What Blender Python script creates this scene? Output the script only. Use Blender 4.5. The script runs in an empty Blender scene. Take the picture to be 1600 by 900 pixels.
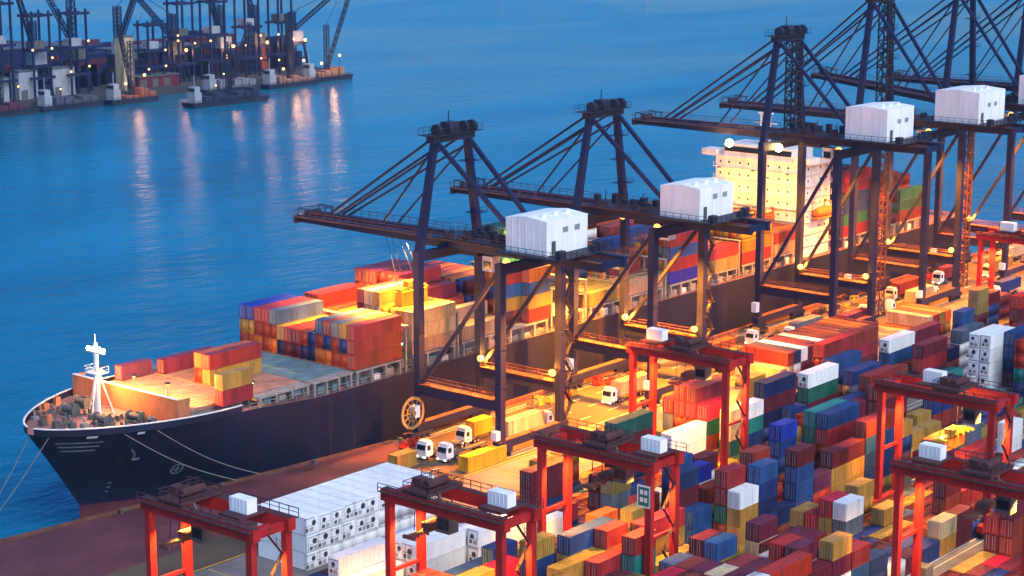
import bpy, math, random
R = math.radians
rnd = random.Random(11)
scene = bpy.context.scene
COL = scene.collection

# ------------------------------------------------------------ camera, sky, sun, exposure
cam_d = bpy.data.cameras.new("camera")
cam = bpy.data.objects.new("camera", cam_d)
COL.objects.link(cam)
scene.camera = cam
cam.location = (0, 0, 93)
cam.rotation_euler = (R(90 - 11.9), 0, R(39.6 - 90))
cam_d.sensor_width = 36
cam_d.lens = 36 * 3075 / 1600
cam_d.clip_start = 1
cam_d.clip_end = 9000

SUN_EL, SUN_AZ = 2.6, 196.0
world = bpy.data.worlds.new("World")
scene.world = world
world.use_nodes = True
wn = world.node_tree
sky = wn.nodes.new("ShaderNodeTexSky")
sky.sky_type = 'NISHITA'
sky.sun_disc = False
sky.sun_elevation = R(SUN_EL)
sky.sun_rotation = R(SUN_AZ)
sky.ozone_density = 6.0
sky.air_density = 1.0
sky.dust_density = .3
wn.nodes["Background"].inputs["Strength"].default_value = 0.15
wn.links.new(sky.outputs[0], wn.nodes["Background"].inputs[0])
sl = bpy.data.lights.new("sun", 'SUN')
sl.energy = .7
sl.use_shadow = True
sl.angle = R(50)
sl.color = (1, .96, .93)
so = bpy.data.objects.new("sun", sl)
COL.objects.link(so)
_a = R(SUN_AZ)                        # Nishita: rotation is clockwise from +Y
_d = (math.sin(_a) * math.cos(R(44)), math.cos(_a) * math.cos(R(44)), math.sin(R(44)))
from mathutils import Vector, Matrix
so.rotation_euler = Vector(_d).to_track_quat('Z', 'Y').to_euler()
vs = scene.view_settings
vs.view_transform = 'Standard'
vs.look = 'None'
vs.exposure = 2.6
vs.gamma = 1
scene.cycles.max_bounces = 5
scene.cycles.caustics_reflective = False
scene.cycles.caustics_refractive = False
scene.cycles.sample_clamp_indirect = 4

# ------------------------------------------------------------ helpers
class MB:
    def __init__(s):
        s.v, s.f, s.m = [], [], []
        s.cur = 0

    def _add(s, vs_, fs):
        b = len(s.v)
        s.v += [tuple(v) for v in vs_]
        s.f += [tuple(i + b for i in f) for f in fs]
        s.m += [s.cur] * len(fs)

    def box(s, x0, x1, y0, y1, z0, z1):
        s._add([(x0, y0, z0), (x1, y0, z0), (x1, y1, z0), (x0, y1, z0), (x0, y0, z1), (x1, y0, z1), (x1, y1, z1), (x0, y1, z1)],
               [(0, 3, 2, 1), (4, 5, 6, 7), (0, 1, 5, 4), (1, 2, 6, 5), (2, 3, 7, 6), (3, 0, 4, 7)])
        return s

    def beam(s, p, q, w, h=None, w2=None, h2=None):
        h = h or w
        w2 = w2 or w
        h2 = h2 or h
        p, q = Vector(p), Vector(q)
        d = (q - p).normalized()
        ref = Vector((0, 0, 1)) if abs(d.z) < .85 else Vector((1, 0, 0))
        a = d.cross(ref).normalized()
        b = a.cross(d).normalized()
        vs_ = []
        for c, ww, hh in ((p, w, h), (q, w2, h2)):
            for sa, sb in ((-1, -1), (1, -1), (1, 1), (-1, 1)):
                vs_.append(c + a * sa * ww / 2 + b * sb * hh / 2)
        s._add(vs_, [(0, 1, 2, 3), (7, 6, 5, 4), (0, 4, 5, 1), (1, 5, 6, 2), (2, 6, 7, 3), (3, 7, 4, 0)])
        return s

    def tube(s, p, q, r, n=8, r2=None):
        r2 = r if r2 is None else r2
        p, q = Vector(p), Vector(q)
        d = (q - p).normalized()
        ref = Vector((0, 0, 1)) if abs(d.z) < .85 else Vector((1, 0, 0))
        a = d.cross(ref).normalized()
        b = a.cross(d).normalized()
        vs_ = []
        for c, rr in ((p, r), (q, r2)):
            for i in range(n):
                t = 2 * math.pi * i / n
                vs_.append(c + a * math.cos(t) * rr + b * math.sin(t) * rr)
        fs = [(i, (i + 1) % n, n + (i + 1) % n, n + i) for i in range(n)]
        fs += [tuple(range(n - 1, -1, -1)), tuple(range(n, 2 * n))]
        s._add(vs_, fs)
        return s

    def ball(s, c, r, n=10):
        vs_, fs = [], []
        for j in range(n // 2 + 1):
            th = math.pi * j / (n // 2)
            for i in range(n):
                ph = 2 * math.pi * i / n
                vs_.append((c[0] + r * math.sin(th) * math.cos(ph), c[1] + r * math.sin(th) * math.sin(ph), c[2] + r * math.cos(th)))
        for j in range(n // 2):
            for i in range(n):
                fs.append((j * n + i, (j + 1) * n + i, (j + 1) * n + (i + 1) % n, j * n + (i + 1) % n))
        s._add(vs_, fs)
        return s

    def rail(s, p, q, h=1.1, step=2.0, w=.07):
        p, q = Vector(p), Vector(q)
        up = Vector((0, 0, 1))
        s.beam(p + up * h, q + up * h, w)
        s.beam(p + up * h * .5, q + up * h * .5, w * .8)
        n = max(1, int((q - p).length / step))
        for i in range(n + 1):
            c = p.lerp(q, i / n)
            s.beam(c, c + up * h, w)
        return s

    def lattice(s, p, q, w, h, n, t=.18):
        """open truss box from p to q"""
        p, q = Vector(p), Vector(q)
        d = (q - p).normalized()
        ref = Vector((0, 0, 1)) if abs(d.z) < .85 else Vector((1, 0, 0))
        a = d.cross(ref).normalized() * w / 2
        b = a.cross(d).normalized() * h / 2
        cs = [(-1, -1), (1, -1), (1, 1), (-1, 1)]
        for i, j in cs:
            s.beam(p + a * i + b * j, q + a * i + b * j, t)
        for k in range(n):
            c0, c1 = p.lerp(q, k / n), p.lerp(q, (k + 1) / n)
            for m_ in range(4):
                i, j = cs[m_]
                i2, j2 = cs[(m_ + 1) % 4]
                s.beam(c0 + a * i + b * j, c1 + a * i2 + b * j2, t * .7)
                s.beam(c1 + a * i + b * j, c1 + a * i2 + b * j2, t * .7)
        return s

    def mesh(s, name):
        me = bpy.data.meshes.new(name)
        me.from_pydata(s.v, [], s.f)
        me.polygons.foreach_set("material_index", s.m)
        me.update()
        return me

    def build(s, name, mats, parent=None, loc=(0, 0, 0), rz=0):
        me = s.mesh(name)
        for m in (mats if isinstance(mats, (list, tuple)) else [mats]):
            me.materials.append(m)
        return link(name, me, parent, loc, rz)


def link(name, data, parent=None, loc=(0, 0, 0), rz=0):
    o = bpy.data.objects.new(name, data)
    COL.objects.link(o)
    o.location = loc
    o.rotation_euler = (0, 0, rz)
    if parent:
        o.parent = parent
    return o


def tag(o, label, cat, group=None, kind=None):
    if label:
        o["label"] = label
    if cat:
        o["category"] = cat
    if group:
        o["group"] = group
    if kind:
        o["kind"] = kind
    return o


def thing(name, loc, label, cat, group=None, rz=0):
    o = link(name, None, None, loc, rz)
    return tag(o, label, cat, group)


def copy_tree(o, loc=None, rz=None, label=None, parent=None):
    c = o.copy()
    COL.objects.link(c)
    if parent is not None:
        c.parent = parent
    if loc is not None:
        c.location = loc
    if rz is not None:
        c.rotation_euler = (0, 0, rz)
    if label:
        c["label"] = label
    for ch in list(o.children):
        copy_tree(ch, parent=c)
    return c


# ------------------------------------------------------------ materials
MATS = {}


def mat(name, col, rough=.55, metal=0., grime=.35, gscale=.6, bump=0., bscale=8., vary=0., emit=None, estr=0., spec=.22, stretch=.45, rust=0.):
    m = bpy.data.materials.new(name)
    m.use_nodes = True
    nt = m.node_tree
    bs = nt.nodes["Principled BSDF"]
    bs.inputs["Roughness"].default_value = rough
    bs.inputs["Metallic"].default_value = metal
    bs.inputs["Specular IOR Level"].default_value = spec
    bs.inputs["Base Color"].default_value = (*col, 1)
    if emit:
        bs.inputs["Emission Color"].default_value = (*emit, 1)
        bs.inputs["Emission Strength"].default_value = estr
    tc = nt.nodes.new("ShaderNodeTexCoord")
    last = None
    if grime:
        nz = nt.nodes.new("ShaderNodeTexNoise")
        nz.inputs["Scale"].default_value = gscale
        nz.inputs["Detail"].default_value = 6
        nz.inputs["Roughness"].default_value = .65
        mp = nt.nodes.new("ShaderNodeMapping")
        mp.inputs["Scale"].default_value = (1, 1, stretch)
        nt.links.new(tc.outputs["Object"], mp.inputs[0])
        add = nt.nodes.new("ShaderNodeVectorMath")
        add.operation = 'ADD'
        oi = nt.nodes.new("ShaderNodeObjectInfo")
        nt.links.new(mp.outputs[0], add.inputs[0])
        nt.links.new(oi.outputs["Location"], add.inputs[1])
        nt.links.new(add.outputs[0], nz.inputs[0])
        rp = nt.nodes.new("ShaderNodeValToRGB")
        rp.color_ramp.elements[0].position = .3
        rp.color_ramp.elements[1].position = .72
        dk = tuple(c * (1 - grime) + .012 * grime for c in col)
        lt = tuple(min(1, c * (1 + .25 * grime) + .012 * grime) for c in col)
        rp.color_ramp.elements[0].color = (*dk, 1)
        rp.color_ramp.elements[1].color = (*lt, 1)
        nt.links.new(nz.outputs["Fac"], rp.inputs[0])
        last = rp.outputs[0]
        if vary:
            hs = nt.nodes.new("ShaderNodeHueSaturation")
            mr = nt.nodes.new("ShaderNodeMapRange")
            mr.inputs["To Min"].default_value = 1 - vary
            mr.inputs["To Max"].default_value = 1 + vary
            nt.links.new(oi.outputs["Random"], mr.inputs[0])
            nt.links.new(mr.outputs[0], hs.inputs["Value"])
            m2 = nt.nodes.new("ShaderNodeMapRange")
            m2.inputs["To Min"].default_value = .5 + vary * .06
            m2.inputs["To Max"].default_value = .5 - vary * .06
            nt.links.new(oi.outputs["Random"], m2.inputs[0])
            nt.links.new(m2.outputs[0], hs.inputs["Hue"])
            nt.links.new(last, hs.inputs["Color"])
            last = hs.outputs[0]
        if rust:
            rz_ = nt.nodes.new("ShaderNodeTexNoise")
            rz_.inputs["Scale"].default_value = gscale * 2.3
            rz_.inputs["Detail"].default_value = 5
            rm_ = nt.nodes.new("ShaderNodeMapping")
            rm_.inputs["Scale"].default_value = (1.6, 1.6, .16)
            nt.links.new(add.outputs[0], rm_.inputs[0])
            nt.links.new(rm_.outputs[0], rz_.inputs[0])
            rr_ = nt.nodes.new("ShaderNodeMapRange")
            rr_.inputs["From Min"].default_value = .58
            rr_.inputs["From Max"].default_value = .74
            rr_.inputs["To Max"].default_value = rust
            nt.links.new(rz_.outputs["Fac"], rr_.inputs[0])
            mx_ = nt.nodes.new("ShaderNodeMix")
            mx_.data_type = 'RGBA'
            mx_.inputs["B"].default_value = (.07, .032, .018, 1)
            nt.links.new(rr_.outputs[0], mx_.inputs["Factor"])
            nt.links.new(last, mx_.inputs["A"])
            last = mx_.outputs["Result"]
        nt.links.new(last, bs.inputs["Base Color"])
    if bump:
        nb = nt.nodes.new("ShaderNodeTexNoise")
        nb.inputs["Scale"].default_value = bscale
        nb.inputs["Detail"].default_value = 4
        bp_ = nt.nodes.new("ShaderNodeBump")
        bp_.inputs["Strength"].default_value = bump
        nt.links.new(tc.outputs["Object"], nb.inputs[0])
        nt.links.new(nb.outputs["Fac"], bp_.inputs["Height"])
        nt.links.new(bp_.outputs[0], bs.inputs["Normal"])
    MATS[name] = m
    return m


navy = mat("navy_crane_paint", (.007, .013, .06), .45, grime=.5, gscale=.25)
navy2 = mat("dark_steel", (.02, .022, .04), .55, grime=.4)
rustbrown = mat("rusty_walkway_steel", (.16, .06, .035), .7, grime=.6, gscale=.5)
cable = mat("steel_cable", (.02, .025, .05), .5, grime=0)
housewhite = mat("white_house_panel", (.80, .83, .84), .5, grime=.2, gscale=.6, stretch=.15, rust=.12)
rtgred = mat("red_gantry_paint", (.42, .014, .013), .5, grime=.5, gscale=.5, stretch=.25, rust=.4)
rtgdark = mat("dark_walkway_grating", (.075, .028, .028), .8, grime=.5)
black = mat("black_rubber", (.012, .012, .013), .8, grime=0)
glass = mat("dark_glass", (.01, .015, .02), .08, grime=0, spec=.5)
greydk = mat("grey_machinery", (.10, .105, .10), .6, grime=.5)
steel = mat("galvanised_steel", (.33, .34, .34), .5, .3, grime=.4)
farwhite = mat("weathered_pale_cladding", (.30, .33, .36), .7, grime=.3)
reelp = mat("cable_reel_paint", (.30, .22, .09), .6, grime=.4)
cabwhite = mat("white_cab_paint", (.78, .78, .76), .35, grime=.15)
yellowp = mat("yellow_paint", (.75, .45, .03), .5, grime=.3)
orangep = mat("orange_paint", (.75, .2, .02), .5, grime=.3)
asphalt = mat("quay_asphalt", (.085, .066, .042), .85, grime=.5, gscale=.09, bump=.25, bscale=2.5)
yardconc = mat("yard_concrete", (.17, .165, .16), .85, grime=.5, gscale=.12, bump=.2, bscale=3)
conc = mat("quay_wall_concrete", (.2, .19, .18), .9, grime=.5, gscale=.3, bump=.3)
paintw = mat("white_road_paint", (.7, .7, .66), .7, grime=.4)
painty = mat("yellow_road_paint", (.65, .42, .04), .7, grime=.4)
lamp_na = mat("sodium_lamp_glow", (1, .6, .2), .4, grime=0, emit=(1, .50, .07), estr=.55)
lamp_hot = mat("floodlight_glow", (1, .8, .5), .4, grime=0, emit=(1, .60, .20), estr=12)
lamp_far = mat("far_lamp_glow", (1, .7, .4), .4, grime=0, emit=(1, .46, .08), estr=.6)
lamp_w = mat("white_lamp_glow", (1, .95, .85), .4, grime=0, emit=(1, .85, .6), estr=3)
hullnavy = mat("hull_navy_paint", (.003, .008, .032), .42, grime=.55, gscale=.16, stretch=.2, rust=.35, bump=.12, bscale=.8)
hullred = mat("hull_antifouling_paint", (.125, .024, .036), .75, grime=.6, gscale=.25, stretch=.4, rust=.3)
deckred = mat("deck_oxide_paint", (.25, .13, .13), .8, grime=.5, gscale=.5, bump=.2)
decktan = mat("hatch_cover_paint", (.34, .19, .14), .75, grime=.5, gscale=.5, bump=.15)
deckteal = mat("hatch_cover_teal_paint", (.10, .19, .22), .75, grime=.5, gscale=.5, bump=.15)
bwall = mat("breakwater_lit_orange", (.46, .17, .075), .65, grime=.45, gscale=.5)  # orange of the lamp light is put into this base colour
shipwhite = mat("ship_white_paint", (.78, .76, .72), .5, grime=.3, gscale=.5, stretch=.15, rust=.35)
shipgrey = mat("ship_grey_steel", (.26, .26, .24), .6, grime=.5, gscale=1.2)
rope = mat("mooring_rope", (.2, .18, .17), .8, grime=.3)

CC = dict(r=((0.288, 0.028, 0.020), "brick red"), R=((0.496, 0.010, 0.016), "bright red"), m=((0.136, 0.014, 0.028), "maroon"),
          b=((0.014, 0.060, 0.208), "blue"), B=((0.010, 0.040, 0.368), "bright blue"), n=((0.010, 0.024, 0.096), "navy"),
          g=((0.010, 0.112, 0.080), "green"), t=((0.016, 0.216, 0.200), "teal"), w=((0.72, 0.76, 0.76), "white"),
          y=((0.400, 0.232, 0.040), "mustard yellow"), Y=((0.680, 0.400, 0.016), "bright yellow"), o=((0.544, 0.120, 0.016), "orange"),
          s=((0.088, 0.136, 0.200), "slate grey"), c=((0.576, 0.448, 0.264), "cream"), k=((0.288, 0.216, 0.064), "khaki"),
          p=((0.112, 0.024, 0.064), "plum"), T=((0.360, 0.240, 0.152), "tan"))
CMAT = {}
for k_, (c_, n_) in CC.items():
    CMAT[k_] = mat("container_" + n_.replace(" ", "_"), c_, .5, grime=.5, gscale=.55, vary=.2, stretch=.22, rust=.55)
CMAT["w"] = mat("container_white", CC["w"][0], .45, grime=.16, gscale=.6, vary=.08, stretch=.2, rust=.3)

# water: wind ripples on a deep blue body
wm = bpy.data.materials.new("harbour_water")
wm.use_nodes = True
nt = wm.node_tree
bs = nt.nodes["Principled BSDF"]
bs.inputs["Base Color"].default_value = (.002, .085, .21, 1)
bs.inputs["Roughness"].default_value = .16
bs.inputs["IOR"].default_value = 1.33
bs.inputs["Specular Tint"].default_value = (.12, .6, .85, 1)
bs.inputs["Specular IOR Level"].default_value = .14
geo = nt.nodes.new("ShaderNodeNewGeometry")
rot = nt.nodes.new("ShaderNodeMapping")
rot.inputs["Rotation"].default_value = (0, 0, R(50))
rot.inputs["Scale"].default_value = (.55, 1.0, 1)
nt.links.new(geo.outputs["Position"], rot.inputs[0])
n1 = nt.nodes.new("ShaderNodeTexNoise")
n1.inputs["Scale"].default_value = .16
n1.inputs["Detail"].default_value = 5
n1.inputs["Roughness"].default_value = .62
n2 = nt.nodes.new("ShaderNodeTexNoise")
n2.inputs["Scale"].default_value = .02
n2.inputs["Detail"].default_value = 3
for n_ in (n1, n2):
    nt.links.new(rot.outputs[0], n_.inputs[0])
n3 = nt.nodes.new("ShaderNodeTexNoise")
n3.inputs["Scale"].default_value = .006
n3.inputs["Detail"].default_value = 4
n3.inputs["Distortion"].default_value = .6
nt.links.new(rot.outputs[0], n3.inputs[0])
m3 = nt.nodes.new("ShaderNodeMapRange")
m3.inputs["From Min"].default_value = .35
m3.inputs["From Max"].default_value = .65
m3.inputs["To Min"].default_value = .10
m3.inputs["To Max"].default_value = .26
nt.links.new(n3.outputs["Fac"], m3.inputs[0])
nt.links.new(m3.outputs[0], bs.inputs["Roughness"])
b1 = nt.nodes.new("ShaderNodeBump")
b1.inputs["Strength"].default_value = .7
b1.inputs["Distance"].default_value = .9
nt.links.new(n1.outputs["Fac"], b1.inputs["Height"])
b2 = nt.nodes.new("ShaderNodeBump")
b2.inputs["Strength"].default_value = .3
b2.inputs["Distance"].default_value = 3
nt.links.new(n2.outputs["Fac"], b2.inputs["Height"])
nt.links.new(b1.outputs[0], b2.inputs["Normal"])
nt.links.new(b2.outputs[0], bs.inputs["Normal"])
cr = nt.nodes.new("ShaderNodeValToRGB")
cr.color_ramp.elements[0].color = (.0002, .075, .135, 1)
cr.color_ramp.elements[1].color = (.0005, .138, .230, 1)
mxw = nt.nodes.new("ShaderNodeMath")
mxw.operation = 'MULTIPLY_ADD'
mxw.inputs[1].default_value = .5
nt.links.new(n2.outputs["Fac"], mxw.inputs[0])
m4 = nt.nodes.new("ShaderNodeMath")
m4.operation = 'MULTIPLY'
m4.inputs[1].default_value = .5
nt.links.new(n3.outputs["Fac"], m4.inputs[0])
nt.links.new(m4.outputs[0], mxw.inputs[2])
nt.links.new(mxw.outputs[0], cr.inputs[0])
cr.color_ramp.elements[0].position = .36
cr.color_ramp.elements[1].position = .64
nt.links.new(cr.outputs[0], bs.inputs["Base Color"])


def spot(loc, power, col=(1, .24, .006), ang=140, blend=.6, r=.5, parent=None, aim=None):
    d = bpy.data.lights.new("floodlight_beam", 'SPOT')
    d.energy = power
    d.color = col
    d.spot_size = R(ang)
    d.spot_blend = blend
    d.shadow_soft_size = r
    o = bpy.data.objects.new("floodlight_beam", d)
    COL.objects.link(o)
    o.location = loc
    if aim is not None:
        o.rotation_euler = (Vector(loc) - Vector(aim)).to_track_quat('Z', 'Y').to_euler()
    if parent:
        o.parent = parent
    return o


def point(loc, power, col=(1, .33, .02), r=.4, parent=None):
    d = bpy.data.lights.new("lamp_light", 'POINT')
    d.energy = power
    d.color = col
    d.shadow_soft_size = r
    o = bpy.data.objects.new("lamp_light", d)
    COL.objects.link(o)
    o.location = loc
    if parent:
        o.parent = parent
    return o


HAZE = 0.0001
if HAZE:
    hm = bpy.data.materials.new("air_haze")
    hm.use_nodes = True
    hn = hm.node_tree
    for n_ in list(hn.nodes):
        if n_.type == 'BSDF_PRINCIPLED':
            hn.nodes.remove(n_)
    pv = hn.nodes.new("ShaderNodeVolumePrincipled")
    pv.inputs["Color"].default_value = (.80, .88, 1, 1)
    pv.inputs["Density"].default_value = HAZE
    pv.inputs["Anisotropy"].default_value = .55
    hn.links.new(pv.outputs[0], hn.nodes["Material Output"].inputs["Volume"])
    hz = MB().box(-950, 3650, -950, 3650, -16, 130).build("haze", hm)
    tag(hz, "thin dusk haze hanging over the harbour", None, None, "stuff")

KW = .46

# ------------------------------------------------------------ setting
WZ = -6.5
QE = 217.5
m = MB()
m._add([(-900, -900, WZ), (3600, -900, WZ), (3600, 3600, WZ), (-900, 3600, WZ)], [(0, 1, 2, 3)])
tag(m.build("water", wm), None, None, kind="structure")
m = MB().box(-300, 1100, -400, 194.9, -12, 0)
tag(m.build("ground", yardconc), None, None, kind="structure")
QS = 231.0       # towards the bow the quay edge runs out at a slant under the flare


def quay_y(x):
    return QE if x > QS else min(227.0, QE + (QS - x) * .118)


def slab(poly, z0, z1):
    g_ = MB()
    n_ = len(poly)
    g_._add([(x_, y_, z0) for x_, y_ in poly] + [(x_, y_, z1) for x_, y_ in poly],
            [tuple(range(n_ - 1, -1, -1)), tuple(range(n_, 2 * n_))] + [(i, (i + 1) % n_, n_ + (i + 1) % n_, n_ + i) for i in range(n_)])
    return g_


tag(slab([(-300, 194.9), (1100, 194.9), (1100, QE), (QS, QE), (150.5, 227), (-300, 227)], -12, .004).build("quay", [asphalt]), None, None, kind="structure")
apron = mat("red_oxide_apron", (.11, .028, .036), .85, grime=.6, gscale=.12, bump=.2, bscale=2)
tag(slab([(-300, 203.5), (206, 203.5), (206, 210.5), (233.5, 210.5), (233.5, QE - .9), (QS, QE - .9), (150.5, 226.1), (-300, 226.1)], .004, .010).build("quay_apron", apron), None, None, kind="structure")
m = MB().box(QS + 3, 1100, QE, QE + .35, -12, -.3)
x = 238
while x < 900:
    m.box(x, x + 1.2, QE + .35, QE + 1.0, -4.5, -.5)
    x += 9
tag(m.build("quay_wall", conc), None, None, kind="structure")
m = MB()
x = QS + 3
while x < 1100:
    m.box(x, x + 13.8, QE - .75, QE - .05, .004, .75)
    x += 14
x = QS
while x > 140:
    m.beam((x, quay_y(x) - .4, .2), (x - 8.9, quay_y(x - 8.9) - .4, .2), .5, .38)
    x -= 9
tag(m.build("kerb", rustbrown), None, None, kind="structure")
m = MB()
for y in (197.0, 214.6):
    m.box(QS + .5, 1100, y - .62, y - .5, .004, .012)
    m.box(QS + .5, 1100, y + .5, y + .62, .004, .012)
for y in (201.3, 205.6, 209.9):
    x = 222
    while x < 900:
        m.box(x, x + 3, y - .09, y + .09, .004, .012)
        x += 8
for y in (178.9, 161.3, 157.0, 139.4, 136.6, 119.0, 114.8, 97.2):
    m.box(-300, 1100, y - .7, y - .55, 0, .008)
    m.box(-300, 1100, y + .55, y + .7, 0, .008)
tag(m.build("road_marking", paintw), None, None, kind="structure")
m = MB()
for y in (197.0, 214.6):
    m.box(QS + .5, 1100, y - .06, y + .06, .004, .05)
tag(m.build("crane_rail", steel), None, None, kind="structure")
m = MB()
for x in range(110, 460, 10):
    m.box(x, x + .15, 185.4, 194.4, 0, .008)
m.box(100, 900, 195.2, 195.4, .004, .012)
tag(m.build("yellow_road_marking", painty), None, None, kind="structure")

# ------------------------------------------------------------ ship-to-shore cranes
def lamp_head(name, p, parent, r=.6, hot=False, white=False):
    o = MB().box(-.35, .35, -.3, .3, .1, .35).build(name, navy2, parent, p)
    MB().ball((0, 0, -.05), r).build("lamp_globe", lamp_w if white else (lamp_hot if hot else lamp_na), o)
    return o


def sts_crane(X, label, zg=32.3, za=50.3, W=15.5, G=17.6, boom=31, back=17, boomup=0.0, lamps=True, hot=False, stairs=False, house=(10.4, 8.2, 5.4), trolley_y=9, light=1.0, boom_light=0, reel=False):
    Y0 = 197.0
    root = thing("quay_crane", (X, Y0, 0), label, "quay crane", "quay cranes along the berth")
    zp = 9.8
    # bogies and sills
    for y in (0, G):
        sb = MB().box(-1.2, W + 1.2, y - .65, y + .65, 1.7, 3.0)
        s_ = sb.build("sill_beam", navy, root)
        MB().box(-1.1, W + 1.1, y - .62, y + .62, 3.0, 3.06).build("sill_walkway", rustbrown, s_)
        for x in (0, W):
            g = MB()
            g.box(x - 2.6, x + 2.6, y - .45, y + .45, .9, 1.6)
            g.beam((x, y, 1.6), (x, y, 1.8), 1.2)
            for k in (-2.1, -.75, .75, 2.1):
                g.tube((x + k, y - .25, .42), (x + k, y + .25, .42), .38, 10)
            g.build("bogie", navy2, root)
    for y in (0, G):
        for x in (0, W):
            g = MB()
            g.beam((x, y, 3.0), (x, y, zp), 1.15, 1.25)
            g.beam((x, y, zp), (x, y, zg), 1.25, 1.35)
            for k in range(3):
                z = 12 + k * (zg - 16) / 2.6
                g.box(x - .72, x + .72, y - .75, y + .75, z, z + .12)
            g.build("leg", navy, root)
    # portal beams across the lanes
    for x in (0, W):
        g = MB().box(x - .6, x + .6, .7, G - .7, zp - 1.8, zp)
        pb = g.build("portal_beam", navy, root)
        h = MB()
        h.box(x - .95, x + .95, .72, G - .72, zp + .003, zp + .09)
        h.rail((x - .9, .8, zp + .05), (x - .9, G - .8, zp + .05))
        h.rail((x + .9, .8, zp + .05), (x + .9, G - .8, zp + .05))
        h.build("walkway", rustbrown, pb)
        MB().beam((x, G - .6, zp), (x, .6, zg - 1.6), .58).build("diagonal_brace", navy, root)
    for y in (0, G):
        MB().box(.7, W - .7, y - .55, y + .55, zg - 1.9, zg - .3).build("cross_beam", navy, root)
    # main girders
    c = W / 2
    g = MB()
    for x in (c - 2.7, c + 2.7):
        g.box(x - .5, x + .5, -back, G + 2.4, zg, zg + 1.7)
    for y in (-back + .6, -4, G * .5, G + 1):
        g.box(c - 2.2, c + 2.2, y - .35, y + .35, zg + .3, zg + 1.3)
    mg = g.build("main_girder", navy, root)
    h = MB()
    for sx, x in ((-1, c - 3.9), (1, c + 3.9)):
        h.box(x - .6, x + .6, -back, G + 2, zg + 1.55, zg + 1.65)
        h.rail((x + sx * .55, -back, zg + 1.6), (x + sx * .55, G + 2, zg + 1.6))
    h.build("walkway", rustbrown, mg)
    # boom
    y0, y1 = G + 2.5, G + 2.5 + boom
    ca, sa = math.cos(boomup), math.sin(boomup)
    P = lambda t, dz=0, dx=0: (c + dx, y0 + t * ca - dz * sa, zg + t * sa + dz * ca)
    g = MB()
    for dx in (-2.2, 2.2):
        g.beam(P(0, .85, dx), P(boom, 1.0, dx), .8, 1.6, .8, 1.2)
    for k in range(8):
        t = 1 + k * (boom - 2) / 7
        g.beam(P(t, .8, -1.8), P(t, .8, 1.8), .5, .7)
    bo = g.build("boom", navy, root)
    h = MB()
    for dx in (-3.2, 3.2):
        h.beam(P(.3, 1.5, dx), P(boom, 1.4, dx), 1.1, .1)
        n = 16
        for k in range(n + 1):
            t = .4 + k * (boom - .6) / n
            h.beam(P(t, 1.5, dx * 1.15), P(t, 2.7, dx * 1.15), .08)
        h.beam(P(.3, 2.65, dx * 1.15), P(boom, 2.55, dx * 1.15), .09)
        h.beam(P(.3, 2.1, dx * 1.15), P(boom, 2.0, dx * 1.15), .06)
    h.build("boom_walkway", rustbrown, bo)
    e = MB()
    e.beam(P(boom - .2, .9, -3.4), P(boom - .2, .9, 3.4), .7, 1.3)
    e.beam(P(boom - 3.6, 2.6, -2.6), P(boom - .3, 2.9, -2.6), .18)
    e.beam(P(boom - 3.6, 2.6, 2.6), P(boom - .3, 2.9, 2.6), .18)
    for t in (.2, 1.8, 3.5):
        e.beam(P(boom - t, 1.4, -2.6), P(boom - t, 2.9, -2.6), .15)
        e.beam(P(boom - t, 1.4, 2.6), P(boom - t, 2.9, 2.6), .15)
        e.beam(P(boom - t, 2.8, -2.6), P(boom - t, 2.8, 2.6), .12)
    e.tube(P(boom - 1.4, 1.9, -1.5), P(boom - 1.4, 1.9, 1.5), .55, 10)
    e.build("boom_end_frame", navy2, bo)
    # A-frame
    xa0, xa1 = c - 4.0, c + 4.0
    g = MB()
    g.beam((.3, G, zg - .3), (xa0, G - .5, za), 1.25, 1.25, 1.0, 1.0)
    g.build("mast_leg", navy, root)
    g = MB()
    g.beam((W - .3, G, zg - .3), (xa1, G - .5, za), 1.25, 1.25, 1.0, 1.0)
    for k in range(3):
        f = .25 + .25 * k
        px = W - .3 + (xa1 - W + .3) * f
        pz = zg + (za - zg) * f
        g.box(px - 1.3, px + 1.6, G - 1.4, G + 1.2, pz, pz + .12)
        g.rail((px - 1.3, G - 1.4, pz), (px + 1.6, G - 1.4, pz), 1.0, 1.2)
    g.build("mast_leg", navy, root)
    g = MB()
    g.box(xa0 - 1.2, xa1 + 1.2, G - 1.3, G + .3, za - .5, za + .7)
    g.box(xa0 - 2.2, xa1 + 2.2, G - 2.2, G + 1.2, za + .7, za + .82)
    g.rail((xa0 - 2.2, G + 1.2, za + .8), (xa1 + 2.2, G + 1.2, za + .8), 1.1, 1.3)
    g.rail((xa0 - 2.2, G - 2.2, za + .8), (xa1 + 2.2, G - 2.2, za + .8), 1.1, 1.3)
    for x in (xa0 - .3, xa0 + 2.4, xa1 - 1.6, xa1 + .4):
        g.tube((x, G - .9, za + 1.5), (x + .7, G - .9, za + 1.5), 1.05, 12)
    g.box(c - 1.4, c + 1.0, G - 1.4, G + .6, za + .8, za + 2.6)
    g.beam((c, G, za + 2.5), (c, G, za + 4.4), .14)
    g.build("apex_beam", navy2, root)
    for x, xb in ((xa0, c - 2.7), (xa1, c + 2.7)):
        g = MB()
        g.beam((x, G - .8, za - .3), (xb, -1.5, zg + 1.7), .62)
        g.build("back_stay", navy, root)
    for x, dx in ((xa0, -2.2), (xa1, 2.2)):
        g = MB()
        o1, o2 = (x, G + .2, za), (x, G + .1, za - 1.9)
        g.beam(o1, P(boom * .79, 1.8, dx), .34)
        g.beam(o2, P(boom * .74, 1.8, dx), .34)
        g.beam((x, G + .4, za - 2.2), P(boom * .36, 1.8, dx), .26)
        g.build("fore_stay", cable, root)
    # machinery house on the landward side
    L, D, Hh = house
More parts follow.
